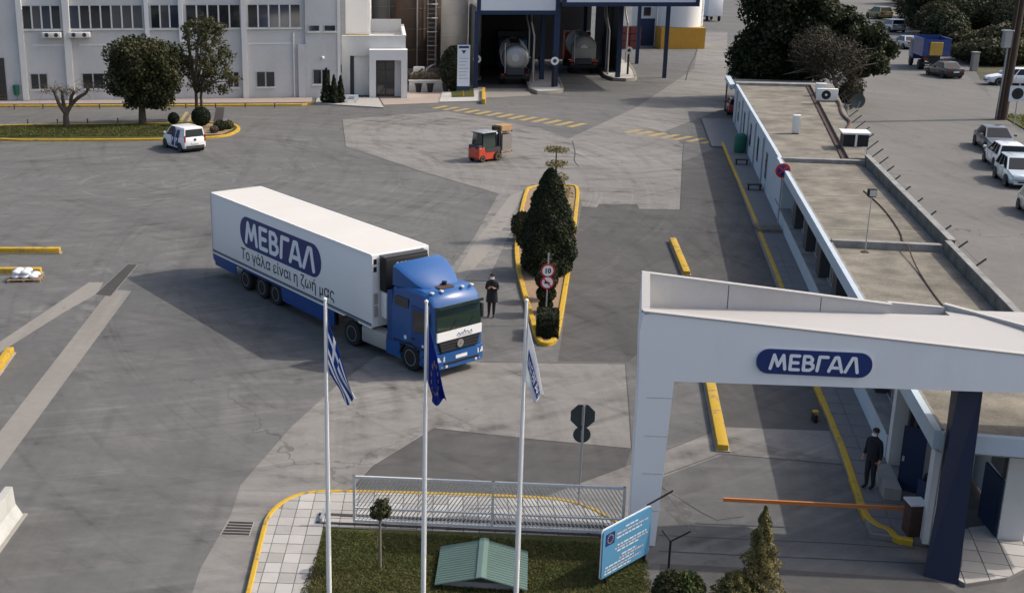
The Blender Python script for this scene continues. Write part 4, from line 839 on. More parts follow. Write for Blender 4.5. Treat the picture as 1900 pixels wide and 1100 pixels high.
# local: x forward from the cab's back, y to the left (0 = centre)
fr = Vector((-8.075, 54.84)) + Vector((math.cos(TH), math.sin(TH)))*TL
ce = fr + Vector((-math.sin(TH), math.cos(TH)))*TW/2
tc = ce + Vector((math.cos(HD), math.sin(HD)))*1.05
tt = thing('tractor_unit', 'blue cab tractor unit with white banner across its front', 'lorry', (tc.x, tc.y, 0), HD)
def ring(x, hw, z0, z1, zc, rc=.12, top=.06):   # cab cross-section
    return [(x, -hw, z0), (x, -hw, zc), (x, -hw+top, z1-rc), (x, -hw+top+rc, z1), (x, hw-top-rc, z1), (x, hw-top, z1-rc), (x, hw, zc), (x, hw, z0)]
CB = MB().loft([ring(0, 1.23, .95, 3.05, 2.2), ring(.7, 1.24, .95, 3.12, 2.2), ring(1.5, 1.24, .95, 3.14, 2.2), ring(1.85, 1.23, .95, 3.10, 2.2), ring(2.10, 1.19, .95, 2.94, 2.1), ring(2.24, 1.15, .95, 2.68, 2.0), ring(2.32, 1.13, .95, 1.72, 1.6, .06, .02)]).build('cab', 'truck_blue', tt, smooth=40)
ws = [(2.26, -1.06, 2.60), (2.26, 1.06, 2.60), (2.342, 1.08, 1.76), (2.342, -1.08, 1.76)]
MB().hexa([(x+.004, y, z) for x, y, z in ws], [(x+.035, y*.985, z) for x, y, z in ws]).build('windscreen', 'glass_green', tt)
MB().hexa([(2.18,-1.08,2.66), (2.18,1.08,2.66), (2.25,1.08,2.61), (2.25,-1.08,2.61)], [(2.48,-1.06,2.74), (2.48,1.06,2.74), (2.50,1.06,2.63), (2.50,-1.06,2.63)]).build('sun_visor', 'glass_green', tt)
for y in (-.45, .4): MB().tube([(2.385, y, 1.78), (2.375, y+.35, 2.1)], .012, 5).build('wiper', 'black', tt)
MB().box(2.33, 2.40, -1.08, 1.08, 1.40, 1.74).build('banner', 'white_paint', tt)
bn = [o for o in COL.objects if o.name.startswith('banner')][-1]
MB().tube([(2.404, y, z) for y, z in ((-.15,1.50), (-.05,1.6), (.02,1.5), (.1,1.58), (.16,1.52), (.24,1.66), (.28,1.52), (.38,1.6), (.46,1.5), (.56,1.6), (.6,1.52))], .013, 5).build('banner_script', 'logo_blue', bn); MB().box(2.4, 2.408, -.1, .6, 1.455, 1.47).build('banner_underline', 'logo_blue', bn)
MB().hexa([(2.30,-.92,1.0), (2.30,.92,1.0), (2.30,1.02,1.38), (2.30,-1.02,1.38)], [(2.42,-.86,.98), (2.42,.86,.98), (2.40,1.0,1.39), (2.40,-1.0,1.39)]).build('grille', 'black', tt)
gr = [o for o in COL.objects if o.name.startswith('grille')][-1]
for k in range(3): MB().box(2.418, 2.432, -.9-.03*k, .9+.03*k, 1.06+k*.11, 1.075+k*.11).build('grille_bar', 'dark_frame', gr)
MB().lathe([(.13,2.425), (.155,2.425), (.155,2.45), (.13,2.45)], 20, 'x', (0,0,1.2)).build('emblem_ring', 'chrome', gr, smooth=40)
for a in (90, 210, 330): MB().cyl((2.44,0,1.2), (2.44,.14*math.cos(R(a)),1.2+.14*math.sin(R(a))), .022, .006, 6).build('emblem_spoke', 'chrome', gr)
MB().loft([[(x, y, z) for (x, y, z) in ((a, -b, .38), (a, -b, .93), (a, b, .93), (a, b, .38))] for a, b in ((1.62, 1.245), (2.2, 1.245), (2.44, 1.12), (2.5, .9))]).build('bumper', 'truck_blue', tt, smooth=35)
MB().box(2.49, 2.512, -.85, .85, .52, .60).build('bumper_slot', 'black', tt); MB().box(2.503, 2.515, -.28, .28, .68, .8).build('number_plate', 'plate_white', tt)
for s in (-1, 1):
    h = MB().hexa([(2.38, s*.80, .66), (2.38, s*1.14, .66), (2.38, s*1.14, .86), (2.38, s*.80, .86)], [(2.515, s*.80, .67), (2.46, s*1.10, .67), (2.45, s*1.10, .85), (2.51, s*.80, .85)]).build('headlight', 'lamp_clear', tt)
    for k in range(2): MB().lathe([(.01,2.44), (.055,2.44), (.055,2.52-.03*k), (.01,2.53-.03*k)], 12, 'x', (0, s*(.72+.17*k), .46)).build('fog_lamp', 'lamp_clear', tt)
# doors, windows, mirrors, steps (both sides)
for s in (-1, 1):
    def fy_(a, b, d, s=s): return (a, s*(1.24 + d), b)
    dr = MB().ext([(1.12,1.0), (2.08,1.0), (2.02,2.5), (1.12,2.55)], fy_, -.01, .008).build('door', 'truck_blue_dark', tt)
    MB().ext([(1.24,1.62), (2.02,1.62), (1.96,2.42), (1.24,2.44)], fy_, .005, .014).build('side_window', 'glass', dr); MB().box(1.16, 1.34, s*1.255-.01, s*1.255+.01, 1.28, 1.33).build('handle', 'black', dr)
    MB().ext(stadium(.78, .36, .05), lambda a, b, d, s=s: (.55+a, s*(1.236+d), 2.55+b), -.01, .012).build('bunk_window', 'glass', tt)
    MB().box(.1, 2.0, s*1.245-.006, s*1.245+.006, 1.0, 1.05).build('trim_line', 'black', tt)
    for k, z in enumerate((.45, .72)): MB().box(1.78, 2.2, s*1.245-.02, s*1.245+.02, z, z+.05).build('step', 'black', tt)
    MB().ext([(.05,.36), (.05,.96), (2.0,.96), (1.9,.36), (1.78,.36), (1.62,.80), (1.3,1.02), (.9,1.02), (.55,.80), (.42,.36)][:10], fy_, -.30, .004).build('side_panel', 'truck_blue', tt) if False else None
    MB().ext([(-.35,.35), (-.35,.88), (.42,.95), (.52,.7), (.52,.35)], fy_, -.35, .0).build('rear_step_panel', 'truck_blue', tt)
    MB().ext([(1.58,.38), (1.62,.94), (2.0,.94), (2.0,.38)], fy_, -.35, .0).build('front_step_panel', 'truck_blue', tt)
    arch = [(1.05+.60*math.cos(a), .52+.60*math.sin(a)) for a in np.linspace(0, math.pi, 11)] + [(1.05+.54*math.cos(a), .52+.54*math.sin(a)) for a in np.linspace(math.pi, 0, 11)]
    MB().ext(arch, fy_, -.4, .02).build('wheel_arch', 'black', tt, smooth=40)
    mm = MB().rbox(2.02, 2.16, s*1.34-.07, s*1.34+.07, 1.85, 2.4, .04).build('mirror', 'black', tt, smooth=40); MB().box(2.012, 2.018, s*1.34-.05, s*1.34+.05, 1.9, 2.35).build('mirror_glass', 'chrome', mm); MB().tube([(2.1, s*1.2, 2.45), (2.1, s*1.34, 2.38)], .02, 5).build('mirror_arm', 'black', mm)
    wheel(tt, 1.05, s*1.06, .51, .51, .33, s); 
    for yy in (s*1.06, s*.72): wheel(tt, -2.55, yy, .51, .51, .30, s)
    MB().ext([(-3.1,1.05), (-2.95,1.15), (-2.15,1.15), (-2.0,1.05), (-2.0,1.0), (-2.2,1.1), (-2.9,1.1), (-3.1,1.0)], fy_, -.6, .0).build('mudguard', 'black', tt)
    MB().rbox(-1.9, -.38, s*1.22-.6 if s > 0 else -1.22, s*1.22 if s > 0 else -.62, .38, 1.02, .06).build('fuel_tank', 'tank_grey', tt, smooth=40)
    MB().ext([(-.3,.95), (-.0,.95), (-.0,2.9), (-.3,2.8)], fy_, -.06, -.02).build('side_fairing', 'truck_blue_dark', tt)
    MB().box(.72, .86, s*1.246-.003, s*1.246+.003, 1.18, 1.32).build('badge', 'white_paint', tt)
    MB().box(1.75, 1.85, s*1.256-.003, s*1.256+.003, 1.1, 1.2).build('badge', 'white_paint', tt)
# roof deflector with a dished top
def defl(x, hw, z): return [(x, -hw, 3.06), (x, -hw, z-.10), (x, -hw*.86, z), (x, hw*.86, z), (x, hw, z-.10), (x, hw, 3.06)]
MB().loft([defl(-.02, 1.19, 3.86), defl(.25, 1.17, 3.80), defl(.7, 1.1, 3.58), defl(1.05, .98, 3.38), defl(1.35, .80, 3.2), defl(1.55, .62, 3.12)]).build('roof_deflector', 'truck_blue', tt, smooth=35)
MB().rbox(1.35, 1.75, -.42, .30, 3.10, 3.17, .03).build('roof_hatch', 'rust', tt); MB().cyl((1.45, .05, 3.1), (1.45, .05, 3.3), .08, .10, 10).build('roof_horn', 'black', tt)
for y in (-.95, -.5, .5, .95): MB().rbox(1.85, 2.0, y-.07, y+.07, 3.09, 3.17, .03).build('marker_lamp', 'lamp_clear', tt)
MB().box(-3.6, .3, -.45, -.3, .7, .98).build('chassis_rail', 'black', tt); MB().box(-3.6, .3, .3, .45, .7, .98).build('chassis_rail', 'black', tt); MB().box(-2.9, -2.2, -.45, .45, .98, 1.07).build('fifth_wheel', 'black', tt)
MB().cyl((-2.55,-1.0,.51), (-2.55,1.0,.51), .12).build('axle', 'black', tt); MB().cyl((1.05,-1.0,.51), (1.05,1.0,.51), .08).build('axle', 'black', tt)
MB().box(.1, 1.55, -.95, .95, .4, .94).build('engine', 'black', tt)

mat('barrier_paint', (.42, .42, .39), .85, var=.2, scale=1.5, grime=.3, grime_col=(.2,.19,.16))
# ================= cars =================
glass('car_glass', (.014, .016, .018), .08, 0, .35)
def paint(name, col, rough=.3, metal=0.0): return mat(name, col, rough, metal, var=.05, scale=1, coat=.5)
paint('car_silver', (.42, .44, .45), .32, .5); paint('car_white', (.76, .77, .77)); paint('car_iceblue', (.50, .57, .60), .3, .3); paint('car_grey', (.17, .185, .20), .32, .5); paint('car_dark', (.025, .032, .033), .28, .2); paint('car_olive', (.23, .20, .07), .4); paint('van_white', (.80, .80, .79)); paint('car_red', (.20, .02, .025))
def car(label_, cat_, loc, hd, pm, style='sedan', s=1.0, group='cars parked along the street', name='parked_car'):
    t = thing(name, label_, cat_, (loc[0], loc[1], 0), hd, group); t.scale = (s, s, s)
    L = {'sedan': 4.35, 'hatch': 3.9, 'van': 3.95}[style]; hw = .86; zb = .88 if style != 'van' else 1.02; zr = {'sedan': 1.42, 'hatch': 1.46, 'van': 1.74}[style]
    # lower body stations x (0 = rear), half width, bottom, top
    st = {'sedan': [(0,.70,.42,.82), (.06,.78,.30,.90), (.5,.85,.24,.94), (1.3,.86,.22,.93), (2.6,.86,.22,.90), (3.3,.85,.22,.86), (3.95,.80,.24,.74), (4.25,.70,.30,.66), (4.35,.58,.38,.56)],
          'hatch': [(0,.72,.42,.86), (.05,.78,.30,.95), (.4,.84,.24,.96), (1.2,.85,.22,.94), (2.5,.85,.22,.92), (3.0,.84,.22,.88), (3.55,.78,.24,.76), (3.82,.68,.30,.66), (3.9,.56,.38,.56)],
          'van': [(0,.76,.40,1.0), (.04,.82,.30,1.06), (.4,.86,.24,1.07), (1.4,.86,.22,1.06), (2.6,.86,.22,1.03), (3.1,.85,.22,.98), (3.6,.80,.24,.84), (3.86,.70,.30,.72), (3.95,.58,.38,.60)]}[style]
    MB().loft([[(x, -h*.93, z0), (x, -h, z0+.14), (x, -h, z1-.16), (x, -h*.9, z1), (x, h*.9, z1), (x, h, z1-.16), (x, h, z0+.14), (x, h*.93, z0)] for x, h, z0, z1 in st]).build('body', pm, t, smooth=40)
    # cabin: bottom and roof stations
    if style == 'sedan': b0, b1, r0, r1 = .55, 3.25, 1.15, 2.35
    elif style == 'hatch': b0, b1, r0, r1 = .10, 2.95, .45, 2.05
    else: b0, b1, r0, r1 = .05, 3.15, .16, 2.30
    wb, wr = .80, .62 if style != 'van' else .70
    cab = lambda x, w_, z: [(x, -w_, z), (x, w_, z)]
    zb_ = zb - .03
    P0 = [(b0, -wb, zb_), (b1, -wb, zb_), (b1, wb, zb_), (b0, wb, zb_)]; P1 = [(r0, -wr, zr-.05), (r1, -wr, zr-.05), (r1, wr, zr-.05), (r0, wr, zr-.05)]; P2 = [(r0+.12, -wr+.10, zr), (r1-.15, -wr+.10, zr), (r1-.15, wr-.10, zr), (r0+.12, wr-.10, zr)]
    MB().loft([P0, P1, P2]).build('cabin', pm, t, smooth=30)
    def pane(name, a, b, c, d, n, m='car_glass'):
        n = Vector(n).normalized()*.012; q = [Vector(p) for p in (a, b, c, d)]; ce = sum(q, Vector())/4; q = [ce + (p-ce)*.90 for p in q]
        return MB().hexa([p - n*.5 for p in q], [p + n for p in q]).build(name, m, t)
    pane('windscreen', P0[1], P0[2], P1[2], P1[1], (.7, 0, .7)); pane('rear_window', P0[3], lerp(P0[3], P0[0], 1), lerp(P1[0], P1[0], 0), P1[3], (-1, 0, .3)) if style != 'van' else pane('rear_window', lerp(P0[3],P1[3],.12), lerp(P0[0],P1[0],.12), lerp(P0[0],P1[0],.92), lerp(P1[3],P0[3],.08), (-1, 0, .15))
    for sgn, (i, j) in ((-1, (0, 1)), (1, (3, 2))):
        n = (0, sgn, .3); cuts = {'sedan': (.10, .36, .66, .97), 'hatch': (.06, .34, .64, .97), 'van': (.60, .97)}[style]
        for a, b in zip(cuts[:-1], cuts[1:]):
            pane('side_window', lerp(P0[i], P0[j], a+.01), lerp(P0[i], P0[j], b-.01), lerp(P1[i], P1[j], b-.01), lerp(P1[i], P1[j], a+.01), n)
        fx_ = L*.80
        MB().rbox(b1-.45, b1-.25, sgn*.98-.08, sgn*.98+.08, .92 if style != 'van' else 1.05, 1.06 if style != 'van' else 1.22, .03).build('mirror', pm, t)
        MB().box(L-.20, L-.02, sgn*.50-.14, sgn*.50+.14, .56, .68).build('headlight', 'lamp_clear', t)
        if style == 'van': MB().box(-.015, .06, sgn*.77-.045, sgn*.77+.045, .75, 1.2).build('tail_light', 'lamp_red', t)
        else: MB().box(-.012, .10, sgn*.62-.14, sgn*.62+.14, .68, .84).build('tail_light', 'lamp_red', t)
        for xw in (.72 if style != 'sedan' else .85, L-.82):
            MB().lathe([(.02,-.02), (.37,-.02), (.37,.006), (.02,.006)], 18, 'y', (xw, sgn*.862, .31)).build('wheel_arch', 'black', t)
            wheel(t, xw, sgn*.79, .30, .30, .20, sgn, rim='alu', rr=.62)
        for xd in ((1.3, 2.25) if style != 'van' else (2.0,)): MB().box(xd, xd+.012, sgn*.862-.004, sgn*.862+.004, .35, zb-.06).build('door_gap', 'black', t)
    MB().box(-.03, .08, -.7, .7, .30, .50).build('rear_bumper', pm if style != 'van' else 'dark_frame', t); MB().box(L-.12, L+.02, -.62, .62, .26, .44).build('front_bumper', pm, t)
    MB().box(L+.015, L+.03, -.42, .42, .34, .42).build('grille', 'black', t); MB().box(-.045, -.031, -.26, .26, .56 if style != 'van' else .62, .67 if style != 'van' else .73).build('number_plate', 'plate_white', t)
    MB().box(.2, L-.2, -.7, .7, .14, .26).build('underside', 'black', t)
    return t
# delivery van in the yard
v = car('small white delivery van with blue side stripes driving off past the grass island', 'van', (0,0), 0, 'van_white', 'van', 1.0, None, 'delivery_van')
rc = Vector((-14.03, 88.65)); hv = R(125); v.rotation_euler[2] = hv; v.location = (rc.x, rc.y, 0); v.scale = (1.06,)*3
for sgn in (-1, 1):
    for x0, w_, nm in ((1.0, .42, 'stripe'), (1.62, .40, 'stripe')):
        MB().ext([(x0,.36), (x0+w_,.36), (x0+w_-.05,.9), (x0+w_-.22,1.5), (x0-.2,1.55), (x0-.06,.9)], lambda a, b, d, sgn=sgn: (a, sgn*((.868 if b < 1.05 else .868-(b-1.0)*.22)+d), b), 0, .012).build(nm, 'logo_blue', v)
MB().box(-.02, .0, -.09, .09, .82, .98).build('badge', 'dark_frame', v)
# street cars
def at(px, hd, back): p = Vector(px); return (p.x - math.cos(hd)*back, p.y - math.sin(hd)*back)
h = R(-103); car('dark grey saloon parked beside the wooden utility pole', 'car', at((45.64, 87.95), h, 5.0), h, 'car_grey', 'sedan', 1.2)
h = R(76); car('white hatchback with red tail light parked behind the grey saloon', 'car', at((42.94, 81.13), h, .1), h, 'car_white', 'hatch', 1.2)
h = R(-104); car('pale ice-blue hatchback cut off by the right edge of the picture', 'car', at((40.71, 74.90), h, 4.6), h, 'car_iceblue', 'hatch', 1.2)
h = R(-104); car('silver car nearest the camera, almost wholly beyond the right edge', 'car', at((37.39, 65.86), h, 4.0), h, 'car_silver', 'hatch', 1.0)
h = R(172); car('white car seen side-on in the side road behind the utility pole', 'car', at((65.70, 131.71), h, 5.4), h, 'car_white', 'sedan', 1.3)
h = R(93); car('dark saloon parked behind the blue tipper lorry', 'car', at((64.54, 136.90), h, 0.1), h, 'car_dark', 'sedan', 1.25)
h = R(92); car('silver saloon parked in front of the blue tipper lorry', 'car', at((75.33, 173.48), h, .1), h, 'car_silver', 'sedan', 1.3)
h = R(90); car('silver hatchback farther up the street, second from the far end', 'car', at((86.43, 205.70), h, .1), h, 'car_silver', 'hatch', 1.45)
h = R(95); car('dull olive-yellow car farthest up the street by the bushes', 'car', at((97.59, 238.72), h, .1), h, 'car_olive', 'hatch', 1.65)
h = R(80); car('dark red car in the shade under the porch of the low building', 'car', (*at((31.73, 107.81), h, .2),), h, 'car_red', 'hatch', 1.0)
# blue tipper lorry
paint('tipper_blue', (.018, .05, .20), .5); mat('tank_yellow', (.50, .31, .05), .6, var=.25, scale=3)
h = R(80); p = at((66.20, 146.07), h, .0)
t = thing('tipper_lorry', 'small blue tipper lorry with a yellow board on its tailgate', 'lorry', (p[0], p[1], 0), h); t.scale = (1.3,)*3
MB().rbox(0, 3.6, -1.2, 1.2, 1.25, 1.4, .03).build('tipper_floor', 'tipper_blue', t)
for y0, y1 in ((-1.2, -1.12), (1.12, 1.2)): MB().box(.0, 3.6, y0, y1, 1.4, 2.75).build('side_board', 'tipper_blue', t)
MB().box(0, .08, -1.118, 1.118, 1.402, 2.75).build('tailgate', 'tipper_blue', t); MB().box(3.52, 3.6, -1.118, 1.118, 1.402, 2.95).build('head_board', 'tipper_blue', t)
MB().rbox(-.16, -.002, -.5, .62, 1.35, 2.55, .05).build('yellow_board', 'tank_yellow', t)
for y0, y1 in ((-1.26, -1.1), (1.1, 1.26)): MB().box(-.02, 3.62, y0, y1, 2.752, 2.86).build('top_rail', 'tipper_blue', t)
MB().rbox(3.8, 5.5, -1.12, 1.12, .7, 2.6, .12).build('cab', 'tipper_blue', t, smooth=40); MB().hexa([(5.502,-.95,1.75), (5.502,.95,1.75), (5.502,.9,2.4), (5.502,-.9,2.4)], [(5.515,-.95,1.75), (5.515,.95,1.75), (5.515,.9,2.4), (5.515,-.9,2.4)]).build('windscreen', 'car_glass', t)
for s in (-1, 1):
    MB().box(4.3, 5.2, s*1.12-.012, s*1.12+.012, 1.75, 2.4).build('side_window', 'car_glass', t); wheel(t, 4.7, s*1.0, .46, .46, .28, s); wheel(t, .9, s*1.0, .46, .46, .5, s); MB().box(-.04, .04, s*.85-.12, s*.85+.12, .95, 1.1).build('tail_light', 'lamp_red', t)
MB().box(.0, 5.2, -.4, .4, .7, 1.24).build('chassis', 'black', t); MB().box(-.1, .0, -1.1, 1.1, .55, .75).build('rear_bumper', 'black', t)
# ================= forklift =================
paint('fork_red', (.52, .055, .022), .45)
h = R(38); c = Vector((7.22, 85.27))
f = thing('forklift', 'red forklift with closed cab carrying pallets on its mast', 'forklift', (c.x, c.y, 0), h)
MB().loft([[(x, -w_, z0), (x, -w_, z1-.1), (x, -w_+.12, z1), (x, w_-.12, z1), (x, w_, z1-.1), (x, w_, z0)] for x, w_, z0, z1 in ((-1.15,.45,.35,.95), (-1.05,.58,.25,1.12), (-.55,.6,.2,1.12), (-.45,.6,.2,.95), (.2,.6,.2,.85), (.95,.58,.25,.72))]).build('body', 'fork_red', f, smooth=35)
MB().rbox(-1.1, -.5, -.56, .56, 1.0, 1.22, .08).build('counterweight_top', 'dark_frame', f, smooth=35); MB().box(-.45, .95, -.63, .63, .72, .98).build('side_trim', 'dark_frame', f)
cab_ = MB()
for x in (-.75, .55):
    for y in (-.55, .55): cab_ = MB().tube([(x, y, .9), (x*.92 + (0 if x > 0 else .05), y*.94, 2.05)], .04, 6).build('cab_post', 'black', f)
MB().rbox(-.82, .62, -.6, .6, 2.05, 2.14, .04).build('cab_roof', 'galv', f, smooth=35)
for s in (-1, 1): MB().hexa([(-.7,s*.55,1.0), (.5,s*.55,1.0), (.45,s*.525,2.0), (-.66,s*.525,2.0)], [(-.7,s*.565,1.0), (.5,s*.565,1.0), (.45,s*.54,2.0), (-.66,s*.54,2.0)]).build('side_window', 'glass_green', f)
MB().hexa([(-.77,-.5,1.15), (-.77,.5,1.15), (-.70,.48,2.0), (-.70,-.48,2.0)], [(-.79,-.5,1.15), (-.79,.5,1.15), (-.72,.48,2.0), (-.72,-.48,2.0)]).build('rear_window', 'glass_green', f)
MB().hexa([(.57,-.5,.9), (.57,.5,.9), (.52,.48,2.0), (.52,-.48,2.0)], [(.585,-.5,.9), (.585,.5,.9), (.535,.48,2.0), (.535,-.48,2.0)]).build('windscreen', 'glass_green', f)
for s in (-1, 1):
    wheel(f, .68, s*.58, .34, .34, .24, s, rim='kerb_yellow'); wheel(f, -.72, s*.52, .27, .27, .2, s, rim='kerb_yellow')
    MB().box(1.0, 1.10, s*.34-.06, s*.34+.06, .08, 2.35).build('mast_rail', 'black', f); MB().box(1.18, 2.2, s*.28-.06, s*.28+.06, .42, .47).build('fork', 'black', f)
    MB().lathe([(.01,-.06), (.07,-.06), (.07,.06), (.01,.06)], 10, 'x', (.62, s*.5, 1.95)).build('work_lamp', 'lamp_clear', f); MB().box(-1.16,-1.12, s*.35-.07, s*.35+.07, .95, 1.05).build('tail_light', 'lamp_red', f)
for z in (.6, 1.4, 2.2): MB().box(1.02, 1.08, -.34, .34, z, z+.08).build('mast_bar', 'black', f)
MB().box(1.11, 1.17, -.5, .5, .4, 1.0).build('carriage', 'black', f)
def pallet(loc, hd, label_, m='wood', lx=1.2, ly=.9, grp=None):
    t = thing('pallet', label_, 'pallet', loc, hd, grp)
    for k in range(5): MB().box(0, lx, -ly/2+k*(ly-.11)/4, -ly/2+k*(ly-.11)/4+.11, .118, .14).build('deck_board', m, t)
    for k in range(3): MB().box(k*(lx-.1)/2, k*(lx-.1)/2+.1, -ly/2, ly/2, .094, .117).build('cross_board', m, t)
    for k in range(3):
        for j in range(3): MB().box(k*(lx-.12)/2, k*(lx-.12)/2+.12, -ly/2+j*(ly-.1)/2, -ly/2+j*(ly-.1)/2+.1, .022, .093).build('block', m, t)
    for j in range(3): MB().box(0, lx, -ly/2+j*(ly-.1)/2, -ly/2+j*(ly-.1)/2+.1, 0, .021).build('bottom_board', m, t)
    return t
def loc_f(x, y, z): q = c + Vector((math.cos(h)*x - math.sin(h)*y, math.sin(h)*x + math.cos(h)*y)); return (q.x, q.y, z)
mat('box_tan', (.40, .24, .11), .8, var=.2)
pallet(loc_f(1.19, 0, .472), h, 'wooden pallet resting low on the forks of the red forklift')
pk = thing('load_frame', 'stacked pale boards standing on the forklift pallet', 'load', loc_f(1.25, 0, .614), h)
for i, (y, zz) in enumerate(((-.3, 1.15), (0, 1.25), (.3, 1.15))): MB().box(.1, 1.0, y-.1, y+.1, 0, zz).build('board_stack', 'concrete_strip', pk)
pallet(loc_f(1.12, 0, 1.90), h, 'wooden pallet held high at the top of the forklift mast', 'wood_grey')
bxs = thing('carton', 'brown carton on top of the pallet at the forklift mast head', 'box', loc_f(1.2, 0, 2.042), h)
MB().rbox(0, 1.05, -.42, .42, 0, .38, .015).build('box', 'box_tan', bxs); MB().box(.0, 1.05, -.03, .03, .378, .384).build('tape', 'wood_grey', bxs)
# ---- pallet on the walkway kerb, pallet of sacks on the left, guide bars and barrier block
pallet(V3((20.23, 63.54), .17), R(-6), 'weathered wooden pallet lying across the walkway kerb', 'wood_grey', 1.25, 1.35)
pl = pallet(V3((-17.49, 53.90)), R(4), 'wooden pallet carrying white sacks by the yellow guide bars', 'wood', 1.5, 1.0)
mat('sack_white', (.68, .70, .73), .6, var=.12, scale=4); pb = Vector((-17.49, 53.90))
for i in range(3):
    for j in range(2):
        for k in range(1 if i == 2 else 2):
            s_ = MB().ball((0,0,.10), (.24,.22,.12), 10, 6).build('sack', 'sack_white', None, smooth=60); s_.location = (pb.x+.36+i*.40+.05*k, pb.y-.2+j*.40+.06, .14+k*.19)
            tag(s_, ['white sack at the %s of the pallet, %s row, %s layer' % (('left', 'middle', 'right')[i], ('front', 'back')[j], ('lower', 'upper')[k])][0], 'sack', 'white sacks on the left pallet')
bar_kerb('guide_bar', (-20.57, 58.89), (-16.41, 58.89), .32, .30, 'upper of the two yellow guide bars at the left edge')
bar_kerb('guide_bar', (-19.31, 55.02), (-16.31, 55.02), .32, .30, 'lower of the two yellow guide bars, behind the sack pallet')
bar_kerb('guide_bar', (-14.17, 40.33), (-14.37, 43.59), .30, .28, 'short slanting yellow guide bar below the trench strips')
t = thing('concrete_barrier', 'white-painted concrete barrier block at the lower left edge', 'barrier', (*(-10.32, 30.11), 0), math.atan2(*(Vector((-10.11, 30.23)) - Vector((-10.18, 28.59))).yx))
MB().ext([(-.32,0), (.32,0), (.28,.12), (.14,.36), (.10,.88), (-.10,.88), (-.14,.36), (-.28,.12)], lambda a, b, d: (d, a, b), -4.5, .0).build('block', 'barrier_paint', t); MB().box(-4.6, .1, -.42, .42, -.02, .03).build('base_slab', 'concrete_raw', t)
# ================= tanker lorries in the bays =================
def tanker(loc, hd, sc, label_, m='steel', stripe=False):
    t = thing('tanker_lorry', label_, 'lorry', (loc[0], loc[1], 0), hd, 'tanker lorries in the loading bays'); t.scale = (sc,)*3
    prof = [(.05,-.02), (.6,.0), (.95,.08), (1.08,.25), (1.1,.6), (1.1,6.5), (.9,6.8), (.05,6.85)]
    tk = MB().lathe(prof, 28, 'x', (0, 0, 2.15)).build('tank', m, t, smooth=40)
    for x in (.8, 2.6, 4.4, 6.2): MB().lathe([(1.102,x), (1.14,x), (1.14,x+.12), (1.102,x+.12)], 28, 'x', (0,0,2.15)).build('tank_band', 'alu', tk)
    MB().lathe([(.02,-.05), (.3,-.05), (.3,.0), (.02,.0)], 16, 'x', (0,0,2.2)).build('manhole', 'alu', tk)
    MB().box(.3, 5.5, -.4, .4, 3.2, 3.3).build('catwalk', 'dark_frame', t); MB().tube([(-.15,.8,1.0), (-.1,.85,3.3), (.6,.6,3.5)], .04, 6).build('ladder', 'alu', t)
    MB().box(.1, 8.4, -.45, .45, .75, 1.05).build('chassis', 'black', t); MB().box(-.1, .05, -1.15, 1.15, .55, .8).build('rear_bumper', 'black', t); MB().rbox(6.9, 8.8, -1.2, 1.2, .6, 3.1, .12).build('cab', 'truck_blue_dark' if not stripe else 'fork_red', t, smooth=35)
    MB().rbox(-.25, .0, -.7, .7, .85, 1.35, .05).build('valve_box', 'dark_frame', t)
    if stripe: MB().box(-.13, -.05, -1.2, 1.2, 1.05, 1.2).build('red_band', 'fork_red', t); MB().rbox(-.06, .3, -1.05, 1.05, 1.2, 2.3, .12).build('rear_cabinet', 'tank_grey', t, smooth=35)
    for s in (-1, 1):
        for x in (1.2, 2.4, 7.6): wheel(t, x, s*.98, .5, .5, .45, s)
        MB().box(-.14, -.1, s*.95-.14, s*.95+.14, .82, .94).build('tail_light', 'lamp_red', t)
tanker((14.1, 130.5), R(86), 1.35, 'polished steel tanker backed out of the left bay')
tanker((23.3, 142), R(86), 1.35, 'dark tanker with a red band in the right bay', 'tank_grey', True)

# ================= flagpoles and flags =================
def flag_uv(t):
    n = t.node('ShaderNodeUVMap'); return t.xyz(n.outputs[0])
def band(t, v, a, b): return t.math('MULTIPLY', t.math('GREATER_THAN', v, a), t.math('LESS_THAN', v, b))
BLUE, WHITE = (.014, .075, .33), (.82, .83, .84)
t = NT('flag_stripes'); u, v, _ = flag_uv(t)       # nine stripes, white cross on a blue canton
st = t.math('GREATER_THAN', t.math('MODULO', t.math('MULTIPLY', v, 9), 2), 1)
can = t.math('MULTIPLY', t.math('LESS_THAN', u, .37), t.math('LESS_THAN', v, .556)); cr = t.math('MAXIMUM', band(t, u, .148, .222), band(t, v, .222, .333))
c = t.mix(st, BLUE, WHITE); c = t.mix(can, c, t.mix(cr, BLUE, WHITE)); t.fin(c, .7, 0, .2)
t = NT('flag_stars'); u, v, _ = flag_uv(t)         # ring of twelve gold stars
dx = t.math('MULTIPLY', t.math('SUBTRACT', u, .5), 1.5); dy = t.math('SUBTRACT', v, .5); r = t.math('SQRT', t.math('ADD', t.math('MULTIPLY', dx, dx), t.math('MULTIPLY', dy, dy)))
an_ = t.math('MULTIPLY', t.math('ADD', t.math('ARCTAN2', dy, dx), math.pi), 12/(2*math.pi)); fr_ = t.math('ABSOLUTE', t.math('SUBTRACT', t.math('FRACT', an_), .5))
m_ = t.math('MULTIPLY', t.math('LESS_THAN', t.math('ABSOLUTE', t.math('SUBTRACT', r, .33)), .05), t.math('LESS_THAN', fr_, .28))
t.fin(t.mix(t.math('MULTIPLY', m_, .5), (.012, .036, .27), (.60, .45, .05)), .7, 0, .2)
mat('flag_cloth', (.84, .85, .86), .75, var=.05); mat('flag_blue', (.02, .035, .22), .7, var=.05)
